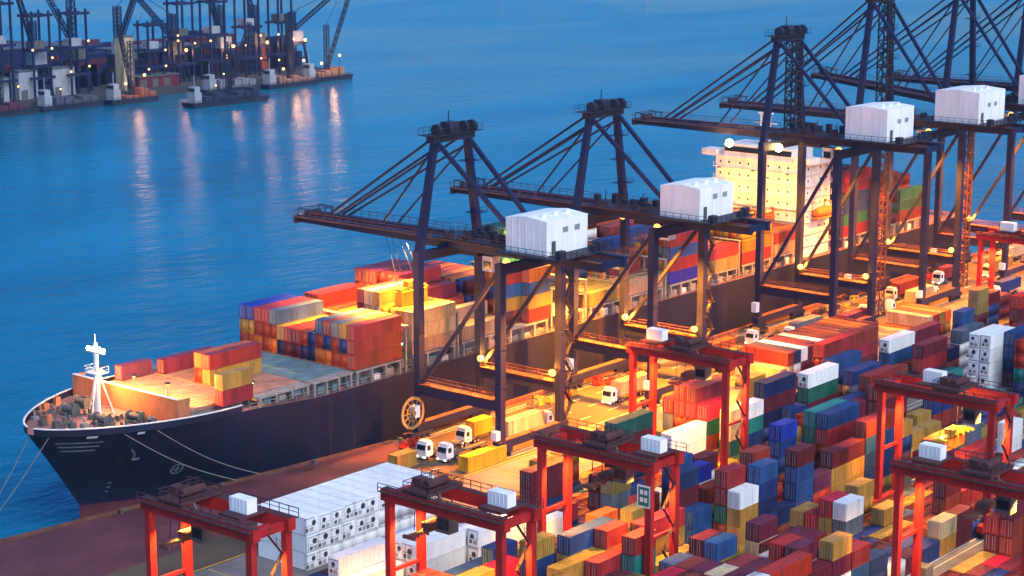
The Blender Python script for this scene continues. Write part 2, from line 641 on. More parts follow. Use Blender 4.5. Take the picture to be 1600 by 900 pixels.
    x0, x1, ya, yb, z0 = c - 3.8 - L / 2, c - 3.8 + L / 2, -2.2 - D, -2.2, zg + 2.6
    g = MB()
    g._add([(x0, ya, z0), (x1, ya, z0), (x1, yb, z0), (x0, yb, z0), (x0, ya, z0 + Hh), (x1, ya, z0 + Hh), (x1, yb, z0 + Hh), (x0, yb, z0 + Hh),
            (x0, (ya + yb) / 2, z0 + Hh + .45), (x1, (ya + yb) / 2, z0 + Hh + .45)],
           [(0, 3, 2, 1), (0, 1, 5, 4), (2, 3, 7, 6), (1, 2, 6, 9, 5), (3, 0, 4, 8, 7), (4, 5, 9, 8), (7, 8, 9, 6)])
    n = int(L / 1.3)
    for k in range(1, n):
        xx = x0 + L * k / n
        g.box(xx - .04, xx + .04, ya - .05, ya - .002, z0 + .1, z0 + Hh - .1)
    n = int(D / 1.3)
    for k in range(1, n):
        yy = ya + D * k / n
        g.box(x0 - .05, x0 - .002, yy - .04, yy + .04, z0 + .1, z0 + Hh - .1)
    hs = g.build("machinery_house", housewhite, root)
    g = MB()
    g.box(x0 + 1.2, x0 + 2.2, ya - .09, ya - .055, z0 + .1, z0 + 2.2)
    g.build("door", greydk, hs)
    for xx in (x0 + 4, x0 + 7):
        g = MB()
        for k in range(4):
            g.box(xx, xx + 1.3, ya - .10, ya - .055, z0 + 3.3 + k * .22, z0 + 3.45 + k * .22)
        g.build("vent", steel, hs)
    for k in range(3):
        g = MB().box(x0 + 1.5 + 3 * k, x0 + 2.3 + 3 * k, ya + 2, ya + 2.8, z0 + Hh + .1, z0 + Hh + .75)
        g.build("roof_vent", housewhite, hs)
    g = MB()
    px0, px1, py0, py1 = x0 - 1.6, x1 + 1.6, ya - 3.6, yb + .9
    g.box(px0, px1, py0, py1, z0 - .22, z0 - .004)
    for a, b in (((px0, py0), (px1, py0)), ((px0, py0), (px0, py1)), ((px1, py0), (px1, py1))):
        g.rail((*a, z0), (*b, z0), 1.1, 1.5)
    for k in range(5):
        xx = px0 + .6 + k * (px1 - px0 - 1.2) / 4
        g.beam((xx, py0 + .2, z0 - .3), (xx, py1 - .2, z0 - .3), .3)
    g.box(px0 + 1, px0 + 2.4, py0 + .4, py0 + 1.4, z0, z0 + 1.2)
    g.box(px1 - 2.6, px1 - 1.2, py0 + .4, py0 + 1.4, z0, z0 + 1.3)
    g.box(c - 1, c, py0 + .5, py0 + 1.3, z0, z0 + .9)
    g.build("house_platform", navy2, root)
    # clutter on the girders above the legs
    g = MB()
    rr = random.Random(int(X * 7))
    g.box(c - 4.0, c + 4.0, .2, G + .2, zg + 1.7, zg + 1.78)
    for k in range(16):
        xx, yy = rr.uniform(c - 3.6, c + 3.6), rr.uniform(1, G - 1)
        g.box(xx - .5, xx + .5, yy - .4, yy + .6, zg + 1.7, zg + 1.9 + rr.uniform(.4, 1.8))
    for k in range(10):
        xx, yy = rr.uniform(c - 3.8, c + 3.8), rr.uniform(0, G)
        g.beam((xx, yy, zg + 1.6), (xx, yy, zg + 2.6 + rr.uniform(.4, 1.6)), .12)
    g.build("winch_gear", navy2, root)
    # trolley, operator's cabin, ropes
    ty = trolley_y
    g = MB()
    g.box(c - 2.1, c + 2.1, ty - 2.4, ty + 2.4, zg - .9, zg - .25)
    for xx in (c - 2.0, c + 2.0):
        for yy in (ty - 1.8, ty + 1.8):
            g.tube((xx - .2, yy, zg - .05), (xx + .2, yy, zg - .05), .3, 8)
    tr = g.build("trolley", navy2, root)
    g = MB()
    g.box(c - 1.0, c + 1.1, ty - 4.6, ty - 2.5, zg - 3.4, zg - .9)
    ob = g.build("operator_cabin", housewhite, tr)
    MB().box(c - 1.04, c - 1.003, ty - 4.4, ty - 2.7, zg - 3.0, zg - 1.7).build("window", glass, ob)
    # stair tower on the landside far leg
    g = MB()
    xx, yy = W + (1.6 if not stairs else 1.9), -.4
    if stairs:
        g.lattice((xx, yy, 3), (xx, yy, zg + 1), 2.0, 2.0, 18, .2)
        k = 3
        while k < zg:
            g.box(xx - 1, xx + 1, yy - 1, yy + 1, k, k + .1)
            k += 3.0
    else:
        z, s_ = 3.2, 1
        while z < zg - 3:
            g.beam((xx - .9 * s_, yy, z), (xx + .9 * s_, yy, z + 2.6), .7, .1)
            g.box(xx + .9 * s_ - .5, xx + .9 * s_ + .5, yy - .6, yy + .6, z + 2.55, z + 2.65)
            g.rail((xx - .9 * s_, yy - .4, z), (xx + .9 * s_, yy - .4, z + 2.6), .9, 1)
            z += 2.6
            s_ = -s_
    g.build("stair_tower", rustbrown if stairs else navy2, root)
    # cable reel by the near waterside leg
    if reel:
        g = MB()
        rc = (-2.4, G - .6, 5.2)
        for k in range(12):
            a = 2 * math.pi * k / 12
            b = 2 * math.pi * (k + 1) / 12
            pa = (rc[0] + 2.6 * math.cos(a), rc[1], rc[2] + 2.6 * math.sin(a))
            pb_ = (rc[0] + 2.6 * math.cos(b), rc[1], rc[2] + 2.6 * math.sin(b))
            g.beam(rc, pa, .1)
            g.beam(pa, pb_, .18, .5)
            g.beam([rc[0] + (pa[0] - rc[0]) * .55, rc[1], rc[2] + (pa[2] - rc[2]) * .55], [rc[0] + (pb_[0] - rc[0]) * .55, rc[1], rc[2] + (pb_[2] - rc[2]) * .55], .12)
        g.tube((rc[0], rc[1] - .4, rc[2]), (rc[0], rc[1] + .4, rc[2]), .45, 10)
        g.beam((rc[0], rc[1], rc[2]), (-.6, G, rc[2] - .5), .3)
        g.build("cable_reel", reelp, root)
    MB().box(-1.9, -.7, G - .7, G + .5, 4.2, 6.2).build("electrical_cabinet", housewhite, root)
    MB().box(-1.7, -.75, -.6, .6, 3.4, 4.9).build("electrical_cabinet", housewhite, root)
    if stairs:
        g = MB().lattice((W * .5, G - 2.2, zg + 1.8), (W * .5, G - 2.2, za - .6), 2.4, 2.4, 9, .26)
        k = zg + 4
        while k < za - 2:
            g.box(W * .5 - 1.9, W * .5 + 1.9, G - 3.6, G - .8, k, k + .12)
            k += 4
        g.build("lift_tower", navy2, root)
    if lamps:
        for y in (.9, G - .9):
            p = (W - .9, y, zp + 1.6)
            lamp_head("lamp", p, root)
            point((p[0], p[1] + (.9 if y < 5 else -.9), p[2] + .3), 3000 * KW * max(light, .5), parent=root)
        for xx, yy in ((c - 3.2, 2.5), (c + 3.0, G - 3)):
            lamp_head("floodlight", (xx, yy, zg - .8), root, .7)
        spot((c, G * .45, zg - 2.2), 480000 * KW * light, ang=125, parent=root, aim=(c, G * .45 - 1, 0))
        spot((c, -6, zg - 1.6), 200000 * KW * light, ang=120, parent=root, aim=(c, -8, 0))
    if boom_light:
        for t in (9, 21):
            p = P(t, -.4, 3.0)
            lamp_head("floodlight", p, root, .4)
            spot((p[0], p[1], p[2] - .9), boom_light * KW, (1, .42, .06), 120, .5, .4, root, (p[0], p[1], 0))
    if hot:
        for xx, yy in hot:
            lamp_head("floodlight", (xx, yy, zg - 1.5), root, .85, hot=True)
            point((xx - 1, yy + 1.2, zg - 2.4), 4200 * KW, col=(1, .40, .07), r=.8, parent=root)
    return root


sts_crane(235.2, "nearest navy quay crane, white house on top, boom reaching over the foredeck stacks", trolley_y=12, boom_light=60000, reel=True)
sts_crane(277.0, "second navy quay crane from the bow, standing over the ship's middle bays", trolley_y=6, light=.6, boom_light=40000)
sts_crane(339.5, "tall navy quay crane glowing orange under its boom, in front of the ship's white deckhouse", zg=39.4, za=60, boom=33.5, hot=((4.4, 28.5), (4.6, 16.6)), stairs=True, house=(10.6, 9.2, 6.2), trolley_y=10, light=.30)
sts_crane(377.2, "tall navy quay crane fourth from the bow, beside the ship's stern containers", zg=39.4, za=66, boom=36, house=(12, 10, 6.4), stairs=True, light=.30)
sts_crane(417.0, "fifth navy quay crane from the bow, half hidden behind its neighbour", zg=39.4, za=66, boom=36, house=(12, 10, 6.4), boomup=R(6), light=.30)
sts_crane(455.0, "farthest navy quay crane, at the right edge behind the others", zg=39.4, za=66, boom=36, house=(12, 10, 6.4), stairs=True, light=.30)


# ------------------------------------------------------------ rubber-tyred yard gantries
def rtg(X, Y0, label, S=17.6, D=5.6, zt=20, ty=11, house_y=5.5, sign=False, load=None, spread_z=None):
    """legs at y=0 (landward) and y=S (quay side)"""
    root = thing("yard_gantry", (X, Y0, 0), label, "yard gantry", "red gantries straddling the container stacks")
    for x in (0, D):
        for y in (0, S):
            g = MB()
            g.beam((x, y, 1.9), (x, y, zt - 1.5), .85, .95)
            lg = g.build("leg", rtgred, root)
            if x == 0 and y == 0:
                MB().rail((x - .6, y - .6, 2), (x - .6, y - .6, zt - 2), .2, 50, .06).beam((x - .6, y - .6, 2), (x - .6, y - .6, zt - 1), .08).build("cable_duct", rtgdark, lg)
    for x in (0, D):
        g = MB()
        g.box(x - .55, x + .55, -1.0, S + 1.0, zt - 1.5, zt)
        gd = g.build("girder", rtgred, root)
        h = MB()
        sx = -1 if x == 0 else 1
        h.box(x - .45, x + .45, -.9, S + .9, zt + .004, zt + .07)
        h.box(x + sx * .56, x + sx * 1.2, -.9, S + .9, zt - .25, zt - .17)
        h.rail((x + sx * 1.15, -.9, zt - .2), (x + sx * 1.15, S + .9, zt - .2), 1.1, 1.6, .08)
        h.build("walkway", rtgdark, gd)
    for y in (0, S):
        MB().box(-2.2, D + 2.2, y - .5, y + .5, 1.0, 2.0).build("sill_beam", rtgred, root)
        MB().box(.6, D - .6, y - .35, y + .35, zt - 1.45, zt - .5).build("end_tie", rtgred, root)
        MB().beam((.3, y, 9.5), (D - .3, y, 9.5), .4).build("leg_tie", rtgred, root)
        for x in (-1.4, .3, D - .3, D + 1.4):
            g = MB().tube((x, y - .35, .65), (x, y + .35, .65), .65, 14)
            w = g.build("wheel", black, root)
    # white electrical cabinet on the girder
    y = house_y
    ex = D / 2
    g = MB().box(ex - .8, ex + .8, y - 1.5, y + 1.5, zt + .5, zt + 2.2)
    for k in range(1, 5):
        yy = y - 1.45 + k * 2.9 / 5
        g.box(ex - .84, ex - .802, yy - .04, yy + .04, zt + .7, zt + 2.1)
    eh = g.build("electrical_house", housewhite, root)
    MB().box(.56, D - .56, y - 1.8, y + 1.8, zt + .2, zt + .49).build("platform", rtgdark, root)
    # engine set on the sill
    g = MB().box(D + .6, D + 2.6, S - 1.1, S + 1.1, 2.0, 4.2)
    g.build("generator", greydk, root)
    # trolley with drum, cabin
    g = MB()
    g.box(-.4, D + .4, ty - 2.0, ty + 2.0, zt + .25, zt + .6)
    g.tube((1, ty - .5, zt + 1.2), (D - 1, ty - .5, zt + 1.2), .55, 12)
    g.box(1.2, 2.6, ty + .6, ty + 1.8, zt + .6, zt + 1.7)
    g.rail((-.4, ty - 2, zt + .6), (D + .4, ty - 2, zt + .6), 1, 1.3)
    g.rail((-.4, ty + 2, zt + .6), (D + .4, ty + 2, zt + .6), 1, 1.3)
    g.rail((-.4, ty - 2, zt + .6), (-.4, ty + 2, zt + .6), 1, 1.3)
    tr = g.build("trolley", rtgdark, root)
    g = MB().box(.9, 2.6, ty - 4.2, ty - 2.2, zt - 4.2, zt - 1.9)
    g.beam((1.7, ty - 2.9, zt - 1.9), (1.7, ty - 1.8, zt + .3), .3)
    ca_ = g.build("operator_cabin", greydk, tr)
    MB().box(.85, .895, ty - 4.0, ty - 2.4, zt - 3.7, zt - 2.5).build("window", glass, ca_)
    MB().box(.8, 2.7, ty - 4.3, ty - 2.1, zt - 1.89, zt - 1.75).build("roof", housewhite, ca_)
    sz = spread_z or zt - 5.0
    g = MB()
    for dx in (D / 2 - 2.6, D / 2 + 2.6):
        for dy in (-.8, .8):
            g.beam((dx * .9 + .3, ty + dy, zt + .3), (dx, ty + dy, sz + .5), .07)
    g.build("hoist_rope", cable, tr)
    g = MB()
    g.box(D / 2 - 4.4, D / 2 + 4.4, ty - .35, ty + .35, sz + .1, sz + .5)
    g.box(D / 2 - 4.5, D / 2 - 4.1, ty - 1.0, ty + 1.0, sz, sz + .4)
    g.box(D / 2 + 4.1, D / 2 + 4.5, ty - 1.0, ty + 1.0, sz, sz + .4)
    g.box(D / 2 - 1.4, D / 2 + 1.4, ty - .8, ty + .8, sz + .5, sz + 1.2)
    for k in range(5):
        g.beam((D / 2 - 3.5 + k * 1.6, ty - .9, sz + .15), (D / 2 - 2.6 + k * 1.6, ty + .9, sz + .15), .2)
    g.build("spreader", yellowp if spread_z else rustbrown, tr)
    # lights under the girder
    for yy in (2.2, S - 2.2):
        lamp_head("floodlight", (D / 2, yy, zt - 2.0), root, .3)
        spot((D / 2, yy, zt - 2.6), 14000 * KW, col=(1, .45, .06), ang=130, parent=root, aim=(D / 2, yy, 0))
        MB().beam((.5, yy, zt - 1.2), (D - .5, yy, zt - 1.2), .25).build("lamp_bar", rtgred, root)
    # ladder at the landward end
    g = MB()
    xx, yy, z, s_ = D / 2, -1.0, 2.2, 1
    while z < zt - 3:
        g.beam((xx - 1.1 * s_, yy, z), (xx + 1.1 * s_, yy, z + 2.8), .45, .08)
        g.rail((xx - 1.1 * s_, yy - .25, z), (xx + 1.1 * s_, yy - .25, z + 2.8), .9, 1.5, .05)
        z += 2.8
        s_ = -s_
    g.build("ladder", rtgdark, root)
    if sign:
        g = MB().box(-.66, -.56, -.4, 1.3, zt - 5.9, zt - 3.4)
        sp = g.build("sign_board", mat("sign_green", (.02, .16, .11), .5, grime=.2), root)
        g = MB()
        for (a, b, c_, d_) in ((-.55, 1.45, zt - 3.4, zt - 3.2), (-.55, 1.45, zt - 6.1, zt - 5.9), (-.55, -.4, zt - 5.9, zt - 3.4), (1.3, 1.45, zt - 5.9, zt - 3.4)):
            g.box(-.7, -.54, a, b, c_, d_)
        g.build("frame", shipwhite, sp)
        g = MB()
        for z in (zt - 4.4, zt - 5.4):
            for y_ in (-.1, .55):
                g.box(-.70, -.662, y_, y_ + .45, z, z + .6)
        g.build("character", shipwhite, sp)
    return root


Y1, Y2, Y3, Y4 = 161.3, 139.4, 119.0, 97.2
rtg(196.0, Y2, "red gantry with the green sign board on its leg, white cabinet beside it", sign=True, house_y=1.4, ty=8.6)
rtg(246.5, Y1, "red gantry nearest the quay lanes, straddling the bright red container", house_y=15.0, ty=8.6)
rtg(250.5, Y3, "red gantry carrying an orange container under its glowing yellow spreader", house_y=10.6, ty=7.2, spread_z=13.0)
rtg(216.0, Y4, "large red gantry cut off at the right, near corner at the slate containers", house_y=14.6, ty=7)
rtg(166.5, Y2, "red gantry straddling white reefers at the lower middle, below the orange quay", house_y=2.2, ty=13)
rtg(145.6, Y1 - 2.2, "red gantry at the bottom left in front of the dark hull", house_y=4.2, ty=13.5)
rtg(372.6, Y1 + 2.6, "far red gantry at the right edge, legs lit yellow from inside", house_y=13, ty=7)

# ------------------------------------------------------------ container ship
SC = 237.0
SB = 15.0
XEND = 448.0


def stem_x(z):
    t = max(0, min(1, (z + 2.5) / 13.0))
    return 181.5 - 8.5 * t


def half_w(X, z):
    t = max(0., min(1., (z + 2.5) / 13.0))
    Le = 46 + (28 - 46) * t
    p = .9 + (.6 - .9) * t
    u = max(0., min(1., (X - stem_x(z)) / Le))
    w = SB * math.sin(math.pi / 2 * u) ** p if u > 0 else 0
    if X > XEND - 30:
        k = (X - XEND + 30) / 30
        w *= 1 - .25 * k * k * (1.2 - t)
    return w


def deck_z(X):
    if X < 200:
        return 10.6
    if X < 222:
        k = (X - 200) / 22
        return 10.6 - 1.2 * (3 * k * k - 2 * k ** 3)
    return 9.4


ship = thing("container_ship", (0, SC, 0), "long navy container ship with red underside moored along the quay", "ship")
NX = 90
zf = [0, .1, .2, .3, .36, .5, .65, .8, .92, 1]
us = [(i / NX) ** 1.7 for i in range(NX + 1)]


def hull_pt(u, f, side, off=0.):
    zt = 10.6
    z = -10 + f * (zt + 10)
    X = stem_x(z) + u * (XEND - stem_x(z))
    z2 = -10 + f * (deck_z(X) + 10)
    return X, side * (half_w(X, z) + off), z2


g = MB()
idx = {}
for s in (-1, 1):
    for i, u in enumerate(us):
        for j, f in enumerate(zf):
            idx[s, i, j] = len(g.v)
            g.v.append(hull_pt(u, f, s))
for s in (-1, 1):
    for i in range(NX):
        for j in range(len(zf) - 1):
            q = (idx[s, i, j], idx[s, i + 1, j], idx[s, i + 1, j + 1], idx[s, i, j + 1])
            g.f.append(q if s < 0 else q[::-1])
            g.m.append(1 if j < 4 else 0)
n = len(zf)
for j in range(n - 1):
    g.f.append((idx[-1, NX, j], idx[1, NX, j], idx[1, NX, j + 1], idx[-1, NX, j + 1]))
    g.m.append(0)
hull = g.build("hull", [hullnavy, hullred], ship)
for p_ in hull.data.polygons:
    p_.use_smooth = True
# deck
g = MB()
for i in range(NX):
    u0, u1 = us[i], us[i + 1]
    pts = []
    for u, s in ((u0, -1), (u1, -1), (u1, 1), (u0, 1)):
        X = stem_x(10.6) + u * (XEND - stem_x(10.6))
        pts.append((X, s * max(0, half_w(X, 10.6) - .02), deck_z(X) - .05))
    g._add(pts, [(0, 1, 2, 3)])
g.build("deck", deckred, ship)
# bulwark and its pale rim
for s in (-1, 1):
    g = MB()
    h = MB()
    X = 173.15
    prev = None
    while X < 203:
        w = half_w(X, 10.6)
        cur = (X, s * w, 10.55)
        if prev:
            g.beam((prev[0], prev[1], 11.05), (cur[0], cur[1], 11.05), .14, 1.05)
            h.beam((prev[0], prev[1], 11.65), (cur[0], cur[1], 11.65), .3, .14)
        prev = cur
        X += .25 if X < 176 else 1.0
    bw = g.build("bulwark", hullnavy, ship)
    h.build("rim", shipwhite, bw)
g = MB()
for s in (-1, 1):
    g.rail((204, s * 14.9, 10.3), (222, s * 14.9, 9.4), 1.1, 2)
    g.rail((222, s * 14.9, 9.4), (372, s * 14.9, 9.4), 1.1, 2)
g.build("railing", shipgrey, ship)
# white bow stripes, markings on the hull


def hull_quad(m_, X0, X1, z0, z1, side=-1, off=.03, n=8):
    for k in range(n):
        xa, xb = X0 + (X1 - X0) * k / n, X0 + (X1 - X0) * (k + 1) / n
        pts = [(xx, side * (half_w(xx, zz) + off), zz) for xx, zz in ((xa, z0), (xb, z0), (xb, z1), (xa, z1))]
        m_._add(pts, [(0, 1, 2, 3)])


for k in range(3):
    z = 9.2 - k * .75
    g = MB()
    hull_quad(g, 175.3 + k * .5, 180.6 - k * .2, z - .12, z + .12)
    g.build("bow_stripe", steel, ship)
for x0_, x1_ in ((178.2, 179.5), (184.6, 185.6)):
    g = MB()
    hull_quad(g, x0_, x1_, 10.0, 10.4, n=3)
    g.build("fairlead_plate", shipwhite, ship)
g = MB()
for k in range(14):                   # bow thruster ring
    a0, a1 = 2 * math.pi * k / 14, 2 * math.pi * (k + 1) / 14
    for r0, r1 in ((.75, .95),):
        pts = []
        for r_, a in ((r0, a0), (r1, a0), (r1, a1), (r0, a1)):
            xx, zz = 193.2 + r_ * math.cos(a), 2.3 + r_ * math.sin(a)
            pts.append((xx, -(half_w(xx, zz) + .035), zz))
        g._add(pts, [(0, 1, 2, 3)])
hull_quad(g, 192.6, 193.8, 2.2, 2.4, off=.035, n=2)
hull_quad(g, 193.1, 193.3, 1.7, 2.9, off=.035, n=2)
for k in range(4):
    hull_quad(g, 184.2, 184.6, -1.4 + k * .8, -1.2 + k * .8, off=.035, n=1)
g.build("draught_mark", steel, ship)
g = MB()
w = half_w(185.5, 6.4)
g.beam((185.5, -w - .2, 6.9), (185.8, -w + .2, 5.4), .3)
g.beam((185.1, -w - .05, 5.5), (186.5, -w - .15, 5.4), .28)
g.tube((185.6, -w + .5, 7.4), (185.6, -w - .4, 7.2), .7, 10)
g.build("anchor", greydk, ship)
# breakwater across the foredeck
XB = 191.0
g = MB()
g.box(XB, XB + .25, -12.6, 12.4, 10.6, 14.3)
g.box(XB, XB + 2.4, -12.85, -12.605, 10.6, 14.3)
g.box(XB, XB + 2.4, 12.405, 12.65, 10.6, 14.3)
for k in range(11):
    y = -12 + k * 2.4
    g._add([(XB + .25, y, 10.6), (XB + 2.2, y, 10.6), (XB + .25, y, 14.2), (XB + .25, y + .12, 10.6), (XB + 2.2, y + .12, 10.6), (XB + .25, y + .12, 14.2)],
           [(0, 1, 2), (5, 4, 3), (0, 3, 4, 1), (1, 4, 5, 2), (2, 5, 3, 0)])
bk = g.build("breakwater", bwall, ship)
MB().box(XB - .1, XB + .4, -12.7, 12.5, 14.31, 14.45).build("rim", shipwhite, bk)
# foredeck gear
fg = random.Random(5)
for (x, y) in ((183.6, -3.8), (183.8, 4.2), (187.6, -6.8), (188, 6.6)):
    g = MB()
    g.box(x - .9, x + .9, y - 1.6, y + 1.6, 10.58, 10.9)
    g.tube((x, y - 1.3, 11.5), (x, y + 1.3, 11.5), .55, 12)
    g.tube((x, y - 1.5, 11.5), (x, y - 1.3, 11.5), 0.85, 12)
    g.tube((x, y + 1.3, 11.5), (x, y + 1.5, 11.5), 0.85, 12)
    g.box(x + .5, x + 1.4, y - .5, y + .5, 10.9, 12.1)
    g.build("windlass", greydk, ship)
for k in range(46):
    s = fg.choice((-1, 1))
    X = fg.uniform(177, 189.5)
    w = half_w(X, 10.6) - 1.2
    y = s * w if k < 14 else fg.uniform(-w, w)
    g = MB()
    if k % 3:
        for dy in (-.5, .5):
            g.tube((X + dy, y, 10.55), (X + dy, y, 11.35), .26, 8)
        g.box(X - .85, X + .85, y - .3, y + .3, 10.54, 10.66)
        g.build("bollard", greydk, ship)
    else:
        g.box(X - .5, X + .5, y - .4, y + .4, 10.55, 11.1 + fg.random() * .9)
        g.tube((X, y, 11), (X, y, 12.1), .2, 6)
        g.build("deck_vent", fg.choice((shipgrey, greydk, bwall)), ship)
# foremast
g = MB()
mx, my = 186.4, .6
g.tube((mx, my, 10.55), (mx, my, 22.2), .52, 12, .3)
for dx, dy in ((-2.2, -1.2), (2.2, -1.2), (0, 2.2)):
    g.tube((mx + dx, my + dy, 10.55), (mx, my, 18.2), .13, 6)
g.box(mx - 1.2, mx + 1.2, my - 1.5, my + 1.5, 17.4, 17.55)
g.rail((mx - 1.2, my - 1.5, 17.5), (mx - 1.2, my + 1.5, 17.5), 1, 1)
g.rail((mx - 1.2, my + 1.5, 17.5), (mx + 1.2, my + 1.5, 17.5), 1, 1)
g.rail((mx - 1.2, my - 1.5, 17.5), (mx + 1.2, my - 1.5, 17.5), 1, 1)
g.box(mx - .3, mx + .3, my - 2.0, my + 1.9, 20.6, 20.85)
g.beam((mx, my, 22.0), (mx, my, 23.6), .12)
g.beam((mx + .55, my, 10.6), (mx + .4, my, 20.6), .1)
fm = g.build("foremast", shipwhite, ship)
g = MB()
for (a, b_, c_) in ((0, -1.8, 21.2), (0, -.8, 21.3), (0, .6, 21.2), (0, 1.7, 21.1)):
    g.ball((mx + a, my + b_, c_), .34)
g.build("mast_lamp", lamp_hot, fm)
point((mx + .9, my - .4, 21.5), 250, (1, .85, .6), .5, ship)
point((mx + 1.2, my - .8, 16.6), 2000, (1, .42, .08), .4, ship)
# hatch covers, coamings and lashing posts per bay
BAYS = [(194.6, 205.2), (206, 217.4), (218, 227.4), (228, 239.4), (242, 253.4), (255, 266.4), (268, 279.4), (282, 290.4), (292, 303.4), (305, 316.4), (318.6, 330), (332, 343.4), (345, 356.4), (358, 369.4), (387, 398.4), (400, 411.4), (413, 424.4)]
for i, (a, b_) in enumerate(BAYS):
    hw_ = 12.2 if a > 205 else 11.6
    g = MB().box(a, b_, -hw_, hw_, deck_z(a) - .1, 11.35)
    hc = g.build("hatch_coaming", shipgrey, ship)
    g = MB()
    for k in range(3):
        y0 = -hw_ - .2 + k * (2 * hw_ + .4) / 3
        y1 = y0 + (2 * hw_ + .4) / 3 - .12
        g.box(a - .15, b_ + .15, y0, y1, 11.38, 12.0)
        for j in range(1, 6):
            yy = y0 + (y1 - y0) * j / 6
            g.box(a - .1, b_ + .1, yy - .05, yy + .05, 12.0, 12.06)
    g.build("hatch_cover", deckteal if i in (2, 7) else decktan, hc)
    if a > 200:
        for s in (-1, 1):
            g = MB()
            n_ = 4
            for k in range(n_):
                xx = a + .5 + k * (b_ - a - 1) / (n_ - 1)
                g.beam((xx, s * 14.4, deck_z(a) - .1), (xx, s * 14.4, 11.6), .55, .4)
                g.beam((xx, s * 14.4, 11.4), (xx, s * 12.4, 11.4), .35)
            g.box(a, b_, min(s * 14.7, s * 12.5), max(s * 14.7, s * 12.5), 11.62, 11.9)
            g.build("lashing_post", shipgrey, ship)
            for k in range(3):
                g = MB()
                xx = a + 1.6 + k * 3.3
                g.box(xx, xx + 1.5, s * 13.9 - .3, s * 13.9 + .3, deck_z(a), deck_z(a) + fg.uniform(.6, 1.5))
                g.build("deck_box", fg.choice((shipwhite, deckteal, shipgrey)), ship)
for x in (240.7, 254.2, 280.7, 291.2, 304.2, 317.5, 331, 344.2, 357.2):
    g = MB()
    for s in (-1, 1):
        for y in (4, 9, 14.2):
            g.beam((x, s * y, 9.4), (x, s * y, 17.4), .4)
        g.rail((x - .5, s * 14.2, 14.6), (x - .5, s * .5, 14.6), 1.1, 1.6)
        g.box(x - .6, x + .6, min(s * .3, s * 14.4), max(s * .3, s * 14.4), 14.5, 14.62)
        g.box(x - .6, x + .6, min(s * .3, s * 14.4), max(s * .3, s * 14.4), 17.3, 17.42)
        g.beam((x, s * 4, 9.6), (x, s * 9, 14.5), .2)
        g.beam((x, s * 14, 9.6), (x, s * 9, 14.5), .2)
    g.build("lashing_bridge", shipgrey, ship)
# superstructure
g = MB()
g.box(372, 383, -13, 10.5, 9.3, 30.2)
g.box(371.6, 382, -14.6, 14.2, 30.2, 30.5)
for s, w in ((-1, 14.6), (1, 14.2)):
    g.box(371.6, 375.5, min(s * 10.2, s * w), max(s * 10.2, s * w), 30.5, 31.6)
g.box(372.2, 381, -9.5, 8.5, 30.5, 33.2)
for k in range(7):
    z = 11.9 + k * 2.65
    g.box(371.4, 372, -13.4, 10.9, z, z + .12)
    g.box(372, 383, -13.5, -13, z, z + .12)
su = g.build("superstructure", shipwhite, ship)
for k in range(7):
    z = 12.9 + k * 2.65
    for q in range(9):
        y = -11.6 + q * 2.6 + (.3 if q % 2 else 0)
        g = MB().box(371.93, 371.99, y - .2, y + .2, z, z + .5)
        g.build("window", glass, su)
    for q in range(4):
        xx = 373.4 + q * 2.6
        MB().box(xx - .2, xx + .2, -13.07, -13.01, z, z + .5).build("window", glass, su)
MB().box(372.1, 372.19, -9.3, 8.3, 31.5, 32.7).build("bridge_window", glass, su)
for k in range(7):
    z = 11.9 + k * 2.65
    g = MB()
    g.rail((371.5, -13.3, z + .1), (371.5, 10.8, z + .1), .95, 2, .06)
    g.rail((372, -13.45, z + .1), (383, -13.45, z + .1), .95, 2, .06)
    for q in (0, 1):
        g.beam((374 + 3 * ((k + q) % 2), -13.3, z), (374 + 3 * ((k + q + 1) % 2), -13.3, z + 2.6), .1)
    g.build("deck_railing", shipwhite, su)
g = MB()
g.box(374.5, 381.5, -15.2, -13.4, 17.9, 18.1)
for k in range(8):
    a0, a1 = math.pi * k / 8, math.pi * (k + 1) / 8
    g.tube((378 - 3.3 * math.cos(a0), -14.3, 19.3), (378 - 3.3 * math.cos(a1), -14.3, 19.3), .35 + .75 * math.sin(a0) ** .5, 10, .35 + .75 * math.sin(a1) ** .5)
g.build("lifeboat", orangep, su)
g = MB()
for xx in (375.4, 380.6):
    g.beam((xx, -13.1, 18), (xx, -13.1, 21.6), .25)
    g.beam((xx, -13.1, 21.6), (xx, -14.4, 21.2), .2)
g.beam((371.2, -5.5, 12), (371.2, -5.5, 20), .4)
g.beam((371.2, -5.5, 20), (366.5, -8, 21), .3)
g.build("davit", orangep, su)
g = MB()
g.lattice((376, 0, 33.2), (376, 0, 40), 1.6, 1.6, 5, .18)
g.beam((376, -3, 38), (376, 3, 38), .25)
g.box(375.6, 376.4, -1.8, 1.8, 40.1, 40.4)
g.build("radar_mast", shipwhite, ship)
g = MB().box(384, 386.4, -5, 5, 9.3, 27).box(384.2, 386.2, -3.5, 3.5, 27.01, 31)
g.build("funnel", orangep, ship)
for y in (-9, 0, 9):
    lamp_head("deck_lamp", (371.2, y, 27.5), ship, .35)
point((366.5, -8, 24), 2400 * KW, (1, .36, .04), .6, ship)
point((366.5, 4, 24), 2400 * KW, (1, .36, .04), .6, ship)
point((352, -10, 25.5), 1500 * KW, (1, .6, .2), .5, ship)
for x_ in (205.8, 240.6, 267.2):
    lamp_head("deck_lamp", (x_, -13.4, 14.2), ship, .22, white=True)
point((190.0, -4, 20.5), 900 * KW, (1, .6, .3), .4, ship)
